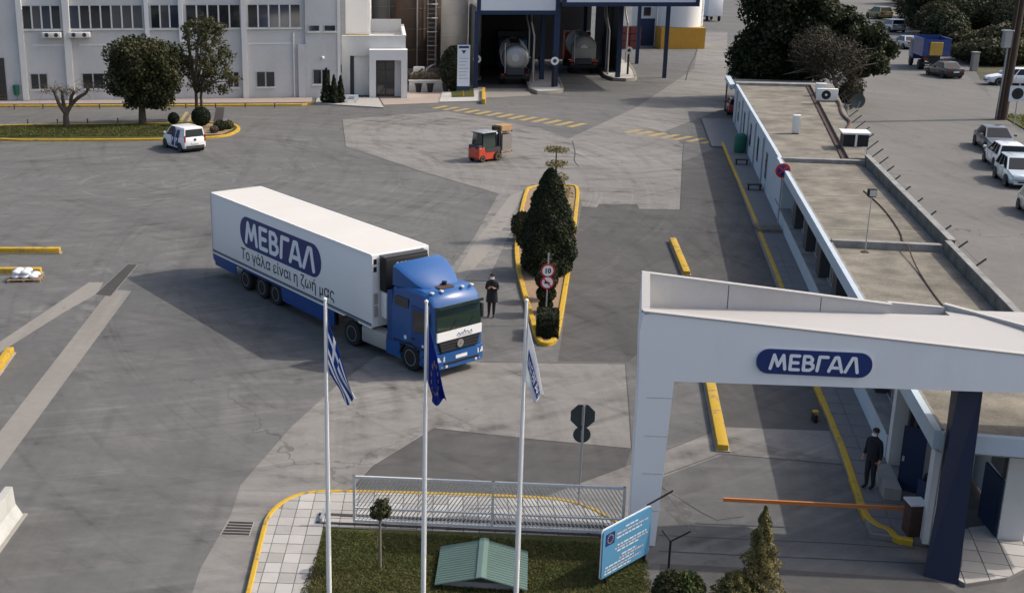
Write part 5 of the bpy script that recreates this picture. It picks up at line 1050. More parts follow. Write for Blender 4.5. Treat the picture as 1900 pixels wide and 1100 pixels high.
for nm_ in ('flag_stripes', 'flag_stars', 'flag_cloth'):    # thin cloth lets light through
    m_ = M[nm_]; nt_ = m_.node_tree; b_ = nt_.nodes['Principled BSDF']; tr_ = nt_.nodes.new('ShaderNodeBsdfTranslucent'); mx_ = nt_.nodes.new('ShaderNodeMixShader'); mx_.inputs[0].default_value = .42
    lk = b_.inputs['Base Color'].links[0].from_socket; nt_.links.new(lk, tr_.inputs[0]); nt_.links.new(b_.outputs[0], mx_.inputs[1]); nt_.links.new(tr_.outputs[0], mx_.inputs[2]); nt_.links.new(mx_.outputs[0], nt_.nodes['Material Output'].inputs[0])
def flagpole(px_base, h, fm, label_, fl_label, tip, hoist, fold, lettering=False, lean=(0, 0)):
    p = px_base; t = thing('flagpole', label_, 'flagpole', (p[0], p[1], .08), 0, 'white flagpoles on the lawn')
    MB().tube([(0,0,0), (0,0,h*.35), (0,0,h*.36), (0,0,h*.68), (0,0,h*.69), (0,0,h)], [.062,.058,.052,.046,.040,.032], 12).build('pole', 'pole_white', t, smooth=40)
    MB().lathe([(.005,h-.01), (.045,h), (.045,h+.04), (.005,h+.07)], 10).build('finial', 'pole_white', t); MB().lathe([(.16,-.02), (.16,.05), (.07,.09)], 14).build('base_collar', 'galv', t); MB().tube([(.05,-.03,h-.08), (.06,-.04,1.4)], .006, 4).build('halyard', 'pole_white', t)
    f = thing('flag', fl_label, 'flag', (p[0], p[1], .08), 0); NU, NV = 30, 18
    def P(s, q):
        a = Vector((.05, -.0, h - .45 - hoist*q)); b = Vector((tip[0] + tip[2]*q, -.08, h - tip[1] - tip[3]*q)); w_ = a.lerp(b, s**.85)
        return w_ + Vector((fold*.35*s*math.sin(5*q + 6*s), fold*s*math.sin(9*q - 3*s + 1) - .10*math.sin(math.pi*s), .05*s*math.sin(7*q)))
    me = bpy.data.meshes.new('cloth'); vs = [tuple(P(i/NU, j/NV)) for i in range(NU+1) for j in range(NV+1)]; fs = [(i*(NV+1)+j, (i+1)*(NV+1)+j, (i+1)*(NV+1)+j+1, i*(NV+1)+j+1) for i in range(NU) for j in range(NV)]
    me.from_pydata(vs, [], fs); uv = me.uv_layers.new(name='UVMap')
    for l in me.loops: k = l.vertex_index; uv.data[l.index].uv = ((k//(NV+1))/NU, (k % (NV+1))/NV)
    for q in me.polygons: q.use_smooth = True
    me.materials.append(M[fm]); o = bpy.data.objects.new('cloth', me); COL.objects.link(o); o.parent = f
    sm = o.modifiers.new('thick', 'SOLIDIFY'); sm.thickness = .006
    if lettering:
        def mp(a, b, d, sgn=1):
            s = .5 + a/1.9; q = .5 - b/1.25; s = min(.98, max(.02, s)); q = min(.98, max(.02, q))
            n = (P(min(1, s+.01), q) - P(s-.01, q)).cross(P(s, min(1, q+.01)) - P(s, q-.01)).normalized(); return P(s, q) + n*sgn*(.018+d)
        for sgn in (1, -1):
            m2 = MB(); pl_ = []
            for i in range(24):
                for j in range(8):
                    a0, a1, b0, b1 = -.78+i*1.56/24, -.78+(i+1)*1.56/24, -.20+j*.40/8, -.20+(j+1)*.40/8
                    m2.add([mp(a0,b0,0,sgn), mp(a1,b0,0,sgn), mp(a1,b1,0,sgn), mp(a0,b1,0,sgn)], [(0,1,2,3)])
            m2.build('logo_field', 'flag_blue', f); logo(lambda a, b, d: mp(a, b, d+.006, sgn), .23, .24, 5).build('logo_lettering', 'flag_cloth', f)
    return t
flagpole((-1.30, 25.25), 7.62, 'flag_stripes', 'left white flagpole standing at the pavement corner of the lawn', 'blue and white striped flag with a cross hanging from the left pole', (.68, 2.30, -.24, .08), 1.15, .10)
flagpole((.93, 25.2), 7.58, 'flag_stars', 'middle white flagpole in front of the lorry cab', 'plain dark blue flag hanging limp from the middle pole', (.48, 2.25, -.30, .10), 1.35, .07)
flagpole((3.11, 25.05), 7.65, 'flag_cloth', 'right white flagpole beside the green roofed box', 'white flag with blue lettering hanging limp from the right pole', (.46, 2.15, -.26, .16), 1.35, .04, True)
# ================= sliding gate =================
g0, g1 = Vector((-.84, 29.42)), Vector((6.35, 28.72)); gd_ = g1 - g0; GL = gd_.length
sg = thing('sliding_gate', 'long pale metal sliding gate with slanting slats in front of the tiles', 'gate', (g0.x, g0.y, .11), math.atan2(gd_.y, gd_.x))
mat('gate_metal', (.66, .65, .62), .5, .2, var=.1, grime=.2); mat('rail_dark', (.05, .042, .036), .8, var=.3)
GH = 1.42
for z0, z1 in ((.06, .13), (GH-.07, GH), (.46, .50)): MB().box(0, GL, -.03, .03, z0, z1).build('rail', 'gate_metal', sg)
for x in (0, GL*.515, GL-.06): MB().box(x, x+.07, -.034, .034, .06, GH).build('post', 'gate_metal', sg)
n = 64; dxs = .78
for xa, xb, d_ in ((.075, GL*.515-.005, 1), (GL*.515+.075, GL-.065, -1)):      # two bays, slats leaning opposite ways, cut off at the posts
    k = 0; full = None; x0 = xa - dxs if d_ == 1 else xa
    while x0 < (xb if d_ == 1 else xb + dxs):
        f0, f1 = 0.0, 1.0; lo_, hi_ = xa - x0, xb - .03 - x0
        if d_ == 1: f0, f1 = max(0, lo_/dxs), min(1, hi_/dxs)
        else: f0, f1 = max(0, -hi_/dxs), min(1, -lo_/dxs)
        if f1 - f0 > .999 and full is not None: link_copy(full, sg, (x0, 0, 0))
        elif f1 - f0 > .06:
            z0, z1 = .13 + f0*(GH-.20), .13 + f1*(GH-.20); u0, u1 = d_*dxs*f0, d_*dxs*f1
            o_ = MB().hexa([(u0,-.008,z0), (u0+.030,-.008,z0), (u0+.030,.008,z0), (u0,.008,z0)], [(u1,-.008,z1), (u1+.030,-.008,z1), (u1+.030,.008,z1), (u1,.008,z1)]).build('slat', 'gate_metal', sg); o_.location = (x0, 0, 0)
            if f1 - f0 > .999: full = o_
        x0 += .105
for x in (.8, GL-.9): MB().cyl((x,-.02,.03), (x,.02,.03), .05, n=12).build('roller', 'black', sg)
t = thing('gate_track', 'dark steel track running along the foot of the sliding gate', 'track', (g0.x, g0.y, .115), math.atan2(gd_.y, gd_.x))
MB().box(-1.0, GL+.3, -.12, -.02, -.05, .03).build('front_rail', 'rail_dark', t); MB().box(-1.0, GL+.1, .36, .50, -.02, .025).build('back_channel', 'rail_dark', t); MB().box(-.9, -.84, -.1, .5, 0, .16).build('end_stop', 'galv', t)
# ================= green roofed box on the lawn =================
mat('roof_green', (.125, .190, .160), .5, var=.1, scale=1, grime=.2, grime_col=(.09,.13,.10))
t = thing('roofed_hatch', 'small box under a green corrugated gable roof on the lawn', 'hatch', (2.46, 26.75, .1), R(-7))
for s in (-1, 1):
    q = [(0, -.95, .44), (s*1.12, -.95, .17), (s*1.12, .95, .17), (0, .95, .44)]; sl = MB().hexa([(x, y, z-.02) for x, y, z in q], q).build('roof_sheet', 'roof_green', t)
    for k in range(17): y = -.93 + k*.116; MB().loft([[(s*.07, y-.02, .425), (s*.07, y, .455), (s*.07, y+.02, .425)], [(s*1.12, y-.02, .17), (s*1.12, y, .2), (s*1.12, y+.02, .17)]]).build('rib', 'roof_green', sl)
    MB().hexa([(0,-1.0,.45), (s*.12,-1.0,.42), (s*.12,1.0,.42), (0,1.0,.45)], [(0,-1.0,.485), (s*.12,-1.0,.455), (s*.12,1.0,.455), (0,1.0,.485)]).build('ridge_cap', 'roof_green', t)
MB().box(-.95, .95, -.75, .75, -.05, .19).build('box', 'concrete_raw', t)
# ================= road signs =================
mat('sign_red', (.50, .02, .02), .45, var=.05); mat('sign_white', (.75, .75, .74), .45, var=.05); mat('sign_back', (.055, .065, .065), .55, .2, var=.15); mat('sign_black', (.02, .02, .022), .5)
def disc(parent, name, m, r, y0, y1, z, n=24, rot=0): return MB().lathe([(.004,y0), (r,y0), (r,y1), (.004,y1)], n, 'y', (0,0,z)).build(name, m, parent)
t = thing('speed_sign', 'round red-rimmed 10 sign above a lorry ban sign on the median', 'sign', (*(6.68, 47.22), .1), R(3))
MB().cyl((0,0,0), (.02,0,2.95), .03).build('post', 'galv', t)
for z, nm in ((2.22, 'a'), (1.72, 'b')):
    d = disc(t, 'sign_disc', 'sign_red', .29, -.06, -.04, z); disc(d, 'face', 'sign_white', .225, -.066, -.0605, z)
    if nm == 'a': text_mesh('10', .27, 'numerals', 'sign_black', d, Matrix.Translation((-.005, -.069, z-.095)) @ Matrix.Rotation(R(90), 4, 'X'), .001, .012, 'CENTER')
    else:
        MB().box(-.12, .03, -.07, -.067, z-.05, z+.06).build('lorry_symbol', 'sign_black', d); MB().box(.035, .10, -.07, -.067, z-.05, z+.02).build('lorry_symbol', 'sign_black', d)
        MB().hexa([(-.17,-.074,z+.15), (-.13,-.074,z+.18), (.17,-.074,z-.15), (.13,-.074,z-.18)], [(-.17,-.071,z+.15), (-.13,-.071,z+.18), (.17,-.071,z-.15), (.13,-.071,z-.18)]).build('slash', 'sign_red', d)
t = thing('stop_sign', 'octagonal sign over a round one seen from behind by the sliding gate', 'sign', (*(5.45, 30.53), .12), R(-4))
MB().cyl((0,0,0), (.02,0,2.98), .03).build('post', 'galv', t)
MB().ext([(.33*math.cos(R(22.5+45*k))/.924, .33*math.sin(R(22.5+45*k))/.924) for k in range(8)], lambda a, b, d: (a, .04+d, 2.65+b), 0, .02).build('octagon_plate', 'sign_back', t)
MB().box(-.03, .03, .005, .039, 2.4, 2.9).build('bracket', 'galv', t)
disc(t, 'round_plate', 'sign_back', .24, .04, .06, 2.10); MB().box(-.03,.03,.005,.039,1.95,2.25).build('bracket', 'galv', t)
for z in (2.4, 2.9): MB().box(-.03, .03, .03, .068, z-.02, z+.02).build('clamp', 'galv', t)
t = thing('no_stopping_sign', 'round red no-stopping sign on a grey post beside the low building', 'sign', (*bp(33.9,-.22), .14), ANG - R(90) + R(8))
MB().cyl((0,0,0), (0,0,3.55), .04).build('post', 'galv', t); d = disc(t, 'sign_disc', 'sign_red', .40, -.07, -.05, 3.2); disc(d, 'face', 'logo_blue', .30, -.076, -.0705, 3.2)
for a in (45, -45): m_ = MB().box(-.34, .34, -.08, -.077, -.035, .035); m_.xf(Matrix.Translation((0, -.001*a/45, 3.2)) @ Matrix.Rotation(R(a), 4, 'Y')).build('slash', 'sign_red', d)
t = thing('side_road_sign', 'white sign with a round emblem on a post near the utility pole', 'sign', (*(53.79, 102.32), 0), R(-6))
MB().cyl((.0,0,0), (0,0,3.6), .05).build('post', 'galv', t); b_ = MB().box(-.75, 1.4, -.08, -.04, 2.0, 3.3).build('board', 'panel_white', t)
MB().lathe([(.40,-.09), (.48,-.09), (.48,-.081), (.40,-.081)], 24, 'y', (-.1,0,2.65)).build('emblem_ring', 'sign_black', b_); MB().box(-.16,-.04,-.09,-.081,2.4,2.9).build('emblem_bar', 'sign_black', b_)
for k in range(3): MB().box(.55, 1.3, -.088, -.081, 2.3+k*.3, 2.42+k*.3).build('text_line', 'galv', b_)
# ---- utility pole
t = thing('utility_pole', 'dark wooden utility pole with bolted box at the right edge', 'pole', (*(54.24, 105.49), 0))
MB().tube([(0,0,0), (.12,0,6), (.3,0,14)], [.50,.44,.36], 12).build('pole', 'pole_wood', t, smooth=40)
MB().rbox(-.9,-.25,-.5,.1,6.2,7.6,.05).build('junction_box', 'galv', t); MB().box(-1.0,-.2,-.55,.15,7.62,7.72).build('box_lid', 'ac_white', t); MB().tube([(-.5,-.3,0), (-.45,-.3,6.2)], .10, 8).build('conduit', 'galv', t); MB().tube([(-.42,-.35,0), (-.1,-.35,14)], .16, 8).build('side_pole', 'pole_wood', t)
# ---- blue information board with its angle-iron posts
mat('sky_blue', (.09, .265, .43), .5, var=.08); mat('board_text', (.62, .70, .72), .5); mat('board_pink', (.60, .45, .45), .5)
A, B = Vector((5.27, 26.05)), Vector((6.72, 27.4)); dv = B - A; bl = dv.length
t = thing('information_board', 'tilted sky-blue notice board with an emblem and pale writing', 'sign', (A.x, A.y, .02), math.atan2(dv.y, dv.x))
bd = MB().ext(stadium(bl, 1.30, .08, 3), lambda a, b, d: (bl/2+a, -d, .98+b), 0, .03).build('board', 'sky_blue', t); MB().ext(stadium(bl+.05, 1.35, .09, 3), lambda a, b, d: (bl/2+a, .004-d, .98+b), -.02, .0).build('board_rim', 'white_paint', t)
MB().box(.10, .46, -.036, -.0305, 1.18, 1.50).build('emblem', 'logo_blue', bd)
for k in range(12): MB().lathe([(.004,-.042), (.018,-.042), (.018,-.0365), (.004,-.0365)], 6, 'y', (.28+.11*math.cos(k*math.pi/6), 0, 1.34+.11*math.sin(k*math.pi/6))).build('emblem_star', 'tank_yellow', bd)
random.seed(5)
for k, (z, x0, x1, m_) in enumerate(((1.46,.9,1.4,'board_text'), (1.36,.55,1.85,'board_pink'), (1.26,.55,1.6,'board_text'), (1.05,.6,1.8,'board_text'), (.97,.5,1.85,'board_pink'), (.89,.6,1.5,'board_text'), (.74,.8,1.4,'board_text'), (.66,.7,1.7,'board_pink'), (.58,.15,1.3,'board_text'), (.49,.12,1.6,'board_pink'), (.41,.12,1.2,'board_text'))):
    x = x0
    while x < x1:
        w_ = random.uniform(.06, .2); MB().box(x, min(x+w_, x1), -.034, -.0305, z-.018, z+.018).build('text_word', m_, bd); x += w_+.035
for x in (.25, bl-.12): MB().box(x, x+.06, .01, .07, 0, 1.55).build('post', 'black', t)
MB().tube([(bl-.1,.05,1.66), (bl+.55,-.25,1.95)], .025, 6).build('arm', 'black', t)
t = thing('wire_post', 'black forked wire post poking out of the bush by the board', 'post', (7.0, 26.35, 0)); MB().cyl((0,0,0), (0,0,1.25), .03).build('stem', 'black', t); MB().tube([(0,0,1.22), (-.22,.02,1.5)], .022, 6).build('arm', 'black', t); MB().tube([(0,0,1.22), (.46,-.05,1.52)], .022, 6).build('arm', 'black', t)
# ---- barbed fence behind the low building: raked brackets
fnc = thing('barbed_fence', 'fence with raked barbed-wire brackets along the back of the low building', 'fence', (0,0,0))
pts = [bp(17 + i*2.95, 5.22 + max(0, 17+i*2.95-34)*.074) for i in range(20)]
for p in pts:
    MB().cyl((*p, 0), (*p, 2.6), .045, n=8).build('post', 'galv', fnc); MB().tube([(*p, 2.58), (p[0]+.62, p[1]-.11, 3.15)], .04, 6).build('bracket', 'dark_frame', fnc)
for k in range(3): MB().tube([(p[0]+.5*(k+.6)/3, p[1]-.09*(k+.6)/3, 2.5+.46*(k+.6)/3) for p in pts], .006, 4).build('wire', 'dark_frame', fnc)
for z in (.4, 1.2, 2.0, 2.42): MB().tube([(*p, z) for p in pts], .008, 4).build('wire', 'dark_frame', fnc)
mat('tarp_blue', (.035, .075, .17), .6, var=.2, scale=3)
for i, (u0, u1) in enumerate(((23, 27.5), (30, 32.5), (37, 42))):
    v0 = 4.92 + max(0, u0-34)*.07
    bx(MB(), u0, u1, v0, v0+.06, 1.6, 2.9).build('blue_sheet', 'tarp_blue', fnc)
t = thing('satellite_dish', 'round grey satellite dish on the fence at the far end of the roof', 'dish', (*bp(60.5, 7.0), 0))
MB().cyl((0,0,0), (0,0,3.6), .06).build('mast', 'galv', t); ds = MB().lathe([(.02,.0), (.28,-.04), (.52,-.14), (.54,-.14), (.3,-.01), (.02,.04)], 24, 'y', (.55,-.2,3.9)).build('dish', 'sign_back', t, smooth=50); MB().tube([(0,0,3.5), (.5,-.05,3.9)], .04, 6).build('arm', 'galv', t); MB().tube([(.55,-.3,3.3), (.55,-.8,3.9)], .02, 5).build('feed_arm', 'galv', ds)
t = thing('wheelie_bin', 'green rounded bin against the far wall of the low building', 'bin', (*bp(58.5, -.55), .14), ANG)
MB().lathe([(.36,0), (.42,.2), (.46,1.1), (.44,1.15)], 16).build('bucket', 'bin_green', t, smooth=40); MB().lathe([(.47,1.12), (.47,1.2), (.3,1.4), (.04,1.46)], 16).build('lid', 'bin_green', t, smooth=40)
t = thing('walkway_bench', 'small dark bench on the walkway before the low building', 'bench', (*bp(53.5, -.75), .14), ANG); MB().box(-.25,.25,-.45,.45,.32,.38).build('seat', 'black', t)
for y in (-.35,.35): MB().box(-.2,.2,y-.04,y+.04,0,.32).build('leg', 'black', t)
t = thing('walkway_bench', 'dark bench farther down the walkway towards the pallet', 'bench', (*bp(44.5, -.6), .14), ANG); MB().box(-.25,.25,-.45,.45,.32,.38).build('seat', 'black', t)
for y in (-.35,.35): MB().box(-.2,.2,y-.04,y+.04,0,.32).build('leg', 'black', t)
t = thing('gate_post_stone', 'pale stone post at the kerb near the dark saloon', 'post', (*(70.65, 145.46), 0)); MB().rbox(-.35,.35,-.35,.35,0,2.1,.05).build('shaft', 'concrete_raw', t); MB().box(-.42,.42,-.42,.42,2.102,2.25).build('cap', 'concrete_raw', t)

# ================= people =================
mat('skin', (.42, .25, .18), .6, var=.05); mat('cloth_black', (.012, .012, .014), .85, var=.2, fine=20); mat('cloth_navy', (.014, .016, .022), .85, var=.2, fine=20); mat('trousers', (.02, .021, .025), .85, var=.2); mat('mask_white', (.70, .74, .78), .7); mat('hair_dark', (.012, .010, .009), .7); mat('shoe', (.01, .01, .01), .45)
def person(label_, loc, hd, hgt, arms, stance=((.055, 0), (-.055, 0)), coat=None, hat=False, jacket='cloth_black', item=None, group=None):
    t = thing('person', label_, 'person', loc, hd, group)      # local: faces -y, x to the figure's left
    J, E, Rd = [], [], []
    def j(p, r, par=None):
        J.append(Vector(p)); Rd.append(r if isinstance(r, tuple) else (r, r)); k = len(J)-1
        if par is not None: E.append((par, k))
        return k
    pel = j((0,0,.53), (.088,.062)); sp = j((0,.0,.62), (.082,.058), pel); ch = j((0,.0,.735), (.098,.064), sp); up = j((0,.004,.80), (.070,.050), ch); nk = j((0,.0,.85), .031, up); hb = j((0,-.008,.885), (.040,.046), nk); ht = j((0,-.006,.945), (.044,.052), hb); j((0,-.002,.985), (.026,.030), ht)
    palms = []
    for s in (1, -1):
        hx = stance[0 if s == 1 else 1]
        hip = j((s*.052,.0,.50), .060, pel); kn = j((s*.054 + hx[0]*.3 - s*.016, -.012+hx[1]*.5, .285), .042, hip); ak = j((s*.054 + hx[0]*.6-s*.03, .012+hx[1], .055), .028, kn); j((s*.060 + hx[0]*.6-s*.03, -.075+hx[1], .022), .024, ak)
        a = arms[0 if s == 1 else 1]; sh = j((s*.105,.004,.795), .042, up); el = j(a[0], .031, sh); wr = j(a[1], .021, el); d = (Vector(a[2]) - Vector(a[1])).normalized(); pm = j(Vector(a[1]) + d*.03, (.022,.014), wr); palms.append(J[pm])
        sx = d.cross(Vector((0,1,0))).normalized() if abs(d.y) < .9 else Vector((1,0,0))
        for k, (off, ln) in enumerate(((-.014,.040), (-.005,.046), (.005,.044), (.013,.036))):
            b = Vector(a[1]) + d*.05 + sx*off; f1 = j(b, .0055, pm); j(b + d*ln*.55 + Vector((-s*.006, -.004, 0)), .0050, f1)
        th = j(Vector(a[1]) + d*.022 + sx*.024*(-s), .0060, pm); j(Vector(a[1]) + d*.046 + sx*.032*(-s), .0052, th)
    me = bpy.data.meshes.new('body'); me.from_pydata([tuple(p) for p in J], E, []); o = bpy.data.objects.new('body', me); COL.objects.link(o)
    sk = o.modifiers.new('skin', 'SKIN'); sk.use_smooth_shade = True
    for i, q in enumerate(me.skin_vertices[0].data): q.radius = Rd[i]; q.use_root = (i == 0)
    sb = o.modifiers.new('sub', 'SUBSURF'); sb.levels = 2; sb.render_levels = 2
    bpy.context.view_layer.update(); m2 = bpy.data.meshes.new_from_object(o.evaluated_get(bpy.context.evaluated_depsgraph_get())); COL.objects.unlink(o); bpy.data.objects.remove(o)
    m2.materials.clear()
    for nm in ('trousers', jacket, 'skin', 'shoe'): m2.materials.append(M[nm])
    for p in m2.polygons:
        c = p.center; k = 1
        if c.z < .045: k = 3
        elif c.z < .52 and abs(c.x) < .12: k = 0
        if c.z > .862: k = 2
        if any((c - q).length < .062 and not (abs(c.x) < .06 and c.y > -.06) for q in palms) : k = 2
        p.material_index = k; p.use_smooth = True
    m2.transform(Matrix.Scale(hgt, 4)); b = bpy.data.objects.new('body', m2); COL.objects.link(b); b.parent = t
    S_ = lambda mb: mb.xf(Matrix.Scale(hgt, 4))
    # face: nose, eyes, ears; hair; mask
    S_(MB().hexa([(-.008,-.052,.905), (.008,-.052,.905), (.008,-.045,.905), (-.008,-.045,.905)], [(-.004,-.054,.925), (.004,-.054,.925), (.004,-.046,.935), (-.004,-.046,.935)])).build('nose', 'skin', t)
    for s in (-1, 1): S_(MB().ball((s*.017,-.050,.932), (.006,.004,.004), 8, 5)).build('eye', 'hair_dark', t); S_(MB().ball((s*.046,.002,.922), (.006,.012,.017), 8, 5)).build('ear', 'skin', t)
    S_(MB().lathe([(.003,1.0), (.030,.995), (.047,.975), (.053,.955), (.052,.938), (.047,.938)], 14, 'z', (0,.006,0))).build('hat' if hat else 'hair', 'cloth_black' if hat else 'hair_dark', t, smooth=60)
    S_(MB().loft([[(x*1.05, y, z) for x, y in ((-.040,-.020), (-.030,-.046), (0,-.060), (.030,-.046), (.040,-.020), (.034,-.018), (0,-.046), (-.034,-.018))] for z in (.880, .900, .918)])).build('face_mask', 'mask_white', t, smooth=50)
    if coat:
        prof = [(.118,.075,.80), (.122,.082,.74), (.112,.078,.64), (.118,.084,.54), (.128,.094,.44), (.132,.098,coat), (.124,.090,coat), (.110,.075,.5)]
        S_(MB().loft([[(rx*math.cos(k*2*math.pi/16), ry*math.sin(k*2*math.pi/16), z) for k in range(16)] for rx, ry, z in prof], caps=False)).build('coat', jacket, t, smooth=60)
    else:
        prof = [(.105,.068,.80), (.112,.076,.73), (.104,.074,.62), (.104,.076,.53), (.106,.078,.49), (.095,.066,.49)]
        S_(MB().loft([[(rx*math.cos(k*2*math.pi/16), ry*math.sin(k*2*math.pi/16), z) for k in range(16)] for rx, ry, z in prof], caps=False)).build('jacket', jacket, t, smooth=60)
    S_(MB().lathe([(.036,.835), (.045,.84), (.043,.862), (.036,.865)], 12)).build('collar', jacket, t, smooth=50)
    if item: S_(MB().box(-.022, .022, -.155, -.148, .70, .77)).build('held_phone', 'black', t)
    return t
hands_front = (((.13,-.02,.655), (.045,-.125,.70), (.012,-.15,.73)), ((-.13,-.02,.655), (-.045,-.125,.70), (-.012,-.15,.73)))
down = (((.135,.015,.635), (.150,-.02,.50), (.150,-.035,.45)), ((-.135,.015,.635), (-.150,-.02,.50), (-.150,-.035,.45)))
person('person in a black knee-length coat and cap beside the lorry cab, hands at chest', (*(4.53, 48.17), 0), R(-12), 1.93, hands_front, ((.03,.0), (-.07,.03)), .36, True, 'cloth_black', True)
person('masked person in dark jacket standing on the walkway by the low building', (*(13.97, 31.52), .145), R(-62), 1.88, down, ((.03,.02), (-.03,-.03)), None, False, 'cloth_navy')
person('person in dark clothes half hidden behind the blue gate leg', (14.72, 29.35, .12), R(-30), 1.80, hands_front, ((0,0), (0,0)), None, False, 'cloth_black')
person('left one of two people in dark clothes on the pump island', (*(16.17, 135.30), .3), R(10), 2.5, down, ((.03,0), (-.1,.03)), None, False, 'cloth_navy')
person('right one of two people in dark clothes on the pump island', (*(17.76, 137.44), .3), R(-20), 2.5, hands_front, ((.05,0), (-.05,.03)), None, True, 'cloth_black')

leafmat('leaf_twig', (.050, .042, .030), (.085, .070, .050), (.04, .04, .025))
def leaf_mesh(name, pts, nrm, size, m, parent, asp=.55, var=.45, droop=0.0):
    n = len(pts); r = RNG
    d = r.normal(size=(n, 3)); d += nrm*1.0; d /= np.linalg.norm(d, axis=1, keepdims=True)
    a = np.cross(d, r.normal(size=(n, 3))); a /= np.linalg.norm(a, axis=1, keepdims=True) + 1e-9; b = np.cross(d, a)
    s = (size*(1 + var*r.uniform(-1, 1, n)))[:, None]
    v = np.stack([pts - a*s*.5, pts + b*s*asp*.5 - d*s*.08, pts + a*s*.5, pts - b*s*asp*.5 - d*s*.08], 1).reshape(-1, 3)
    me = bpy.data.meshes.new(name); me.vertices.add(4*n); me.vertices.foreach_set('co', v.astype(np.float32).ravel())
    me.loops.add(4*n); me.loops.foreach_set('vertex_index', np.arange(4*n, dtype=np.int32)); me.polygons.add(n); me.polygons.foreach_set('loop_start', np.arange(0, 4*n, 4, dtype=np.int32))
    me.update(calc_edges=True); me.validate(); me.materials.append(M[m]); o = bpy.data.objects.new(name, me); COL.objects.link(o); o.parent = parent; return o
def cloud(clumps, n, shell=.55):
    w = np.array([c[1][0]*c[1][1] + c[1][1]*c[1][2] + c[1][0]*c[1][2] for c in clumps]); w = w/w.sum(); idx = RNG.choice(len(clumps), n, p=w)
    d = RNG.normal(size=(n, 3)); d /= np.linalg.norm(d, axis=1, keepdims=True); rr = (shell + (1-shell)*RNG.random(n)**.6)[:, None]
    C = np.array([c[0] for c in clumps])[idx]; Rr = np.array([c[1] for c in clumps])[idx]
    return C + d*rr*Rr, d
def clumps_in(c, r, n, k=.36, bottom=-.75):
    out = []
    while len(out) < n:
        p = RNG.uniform(-1, 1, 3)
        if np.linalg.norm(p) > 1 or p[2] < bottom: continue
        if np.linalg.norm(p) < .35: continue
        s = k*RNG.uniform(.7, 1.25); out.append((np.array(c) + p*np.array(r)*(1-.55*k), np.array(r)*s))
    return out
def limbs(parent, base, r0, h, targets, m='bark', name='trunk', lean=(0,0)):
    top = (base[0]+lean[0], base[1]+lean[1], base[2]+h)
    MB().tube([base, lerp(base, top, .5), top], [r0*1.2, r0, r0*.8], 9).build(name, m, parent, smooth=50)
    for q in targets:
        mid = lerp(top, q, .5); mid = (mid[0]+random.uniform(-.15,.15), mid[1]+random.uniform(-.15,.15), mid[2]+random.uniform(0,.25))
        MB().tube([lerp(base, top, .9), mid, q], [r0*.6, r0*.38, r0*.12], 6).build('limb', m, parent, smooth=50)
def tree(name, label_, loc, r0, th, crowns, n, size, leaf, bark='bark', group=None, cat='tree', shell=.5, nl=6, asp=.6, lean=(0,0)):
    t = thing(name, label_, cat, loc, 0, group); cl = []
    for c, r, k, kk in crowns: cl += clumps_in(c, r, k, kk)
    limbs(t, (0,0,0), r0, th, [tuple(cl[i][0]) for i in RNG.choice(len(cl), min(nl, len(cl)), replace=False)], bark, lean=lean)
    p, d = cloud(cl, n, shell); leaf_mesh('crown', p, d, size, leaf, t, asp); return t
def cone_tree(name, label_, loc, h, r, n, size, leaf, group=None, prof=None, cat='tree', z0=.1, lump=.12):
    t = thing(name, label_, cat, loc, 0, group); MB().tube([(0,0,0), (0,0,h*.85)], [r*.12+.02, .02], 7).build('trunk', 'bark', t)
    prof = prof or (lambda q: (1-q)**.8*min(1, q*6+.5)); q = RNG.random(n)**1.25*.99; a = RNG.uniform(0, 2*np.pi, n); rad = np.array([prof(x) for x in q])*r
    rad *= 1 + lump*np.sin(a*5 + q*17) + lump*np.sin(a*3 - q*29+1); rr = rad*(.62 + .38*RNG.random(n)**.5)
    p = np.stack([rr*np.cos(a), rr*np.sin(a), z0 + q*(h-z0)], 1); d = np.stack([np.cos(a), np.sin(a), .45*np.ones(n)], 1); leaf_mesh('crown', p, d, size, leaf, t, .45)
    return t
def ball_bush(name, label_, loc, r, n, size, leaf, stem=0, cat='bush', group=None, shell=.82):
    t = thing(name, label_, cat, loc, 0, group); rz = r if not isinstance(r, tuple) else r[2]
    rr = r if isinstance(r, tuple) else (r, r, r); MB().cyl((0,0,0), (0,0,stem+rz), .05+.03*rz, n=7).build('stem', 'bark', t); p, d = cloud([((0,0,stem+rz), rr)], n, shell); leaf_mesh('foliage', p, d, size, leaf, t); return t
# ---- left island
tree('round_tree', 'dense round dark tree on the grass island before the factory', (*(-20.60, 102.32), .1), .30, 2.0, [((.35,0,4.2), (3.6,3.4,3.3), 74, .30), ((.3,.2,2.6), (3.1,3.0,1.7), 28, .34), ((.9,.2,6.2), (2.4,2.2,1.2), 14, .4)], 34000, .28, 'leaf_holm', shell=.25, nl=9)
tree('slender_tree', 'tall slender open tree with twin stems right of the round tree', (*(-16.23, 104.20), .1), .15, 2.6, [((.8,0,6.0), (2.8,2.2,3.2), 54, .20), ((1.3,0,3.4), (2.9,1.8,1.6), 22, .24), ((.2,0,8.2), (1.5,1.2,1.2), 10, .3)], 7500, .22, 'leaf_olive', shell=.0, nl=30)
MB().tube([(.45,.1,0), (.4,.1,2), (.8,.1,4.6)], [.14,.12,.06], 7).build('trunk', 'bark', [o for o in COL.objects if o.name.startswith('slender_tree')][0], smooth=50)
t = thing('pollarded_tree', 'small bare pollarded tree with knobbly forked branches on the grass island', 'tree', (*(-26.63, 100.51), .1))
MB().tube([(0,0,0), (-.02,0,.8), (.05,0,1.3)], [.30,.24,.22], 9).build('trunk', 'bark', t, smooth=50)
tips = []
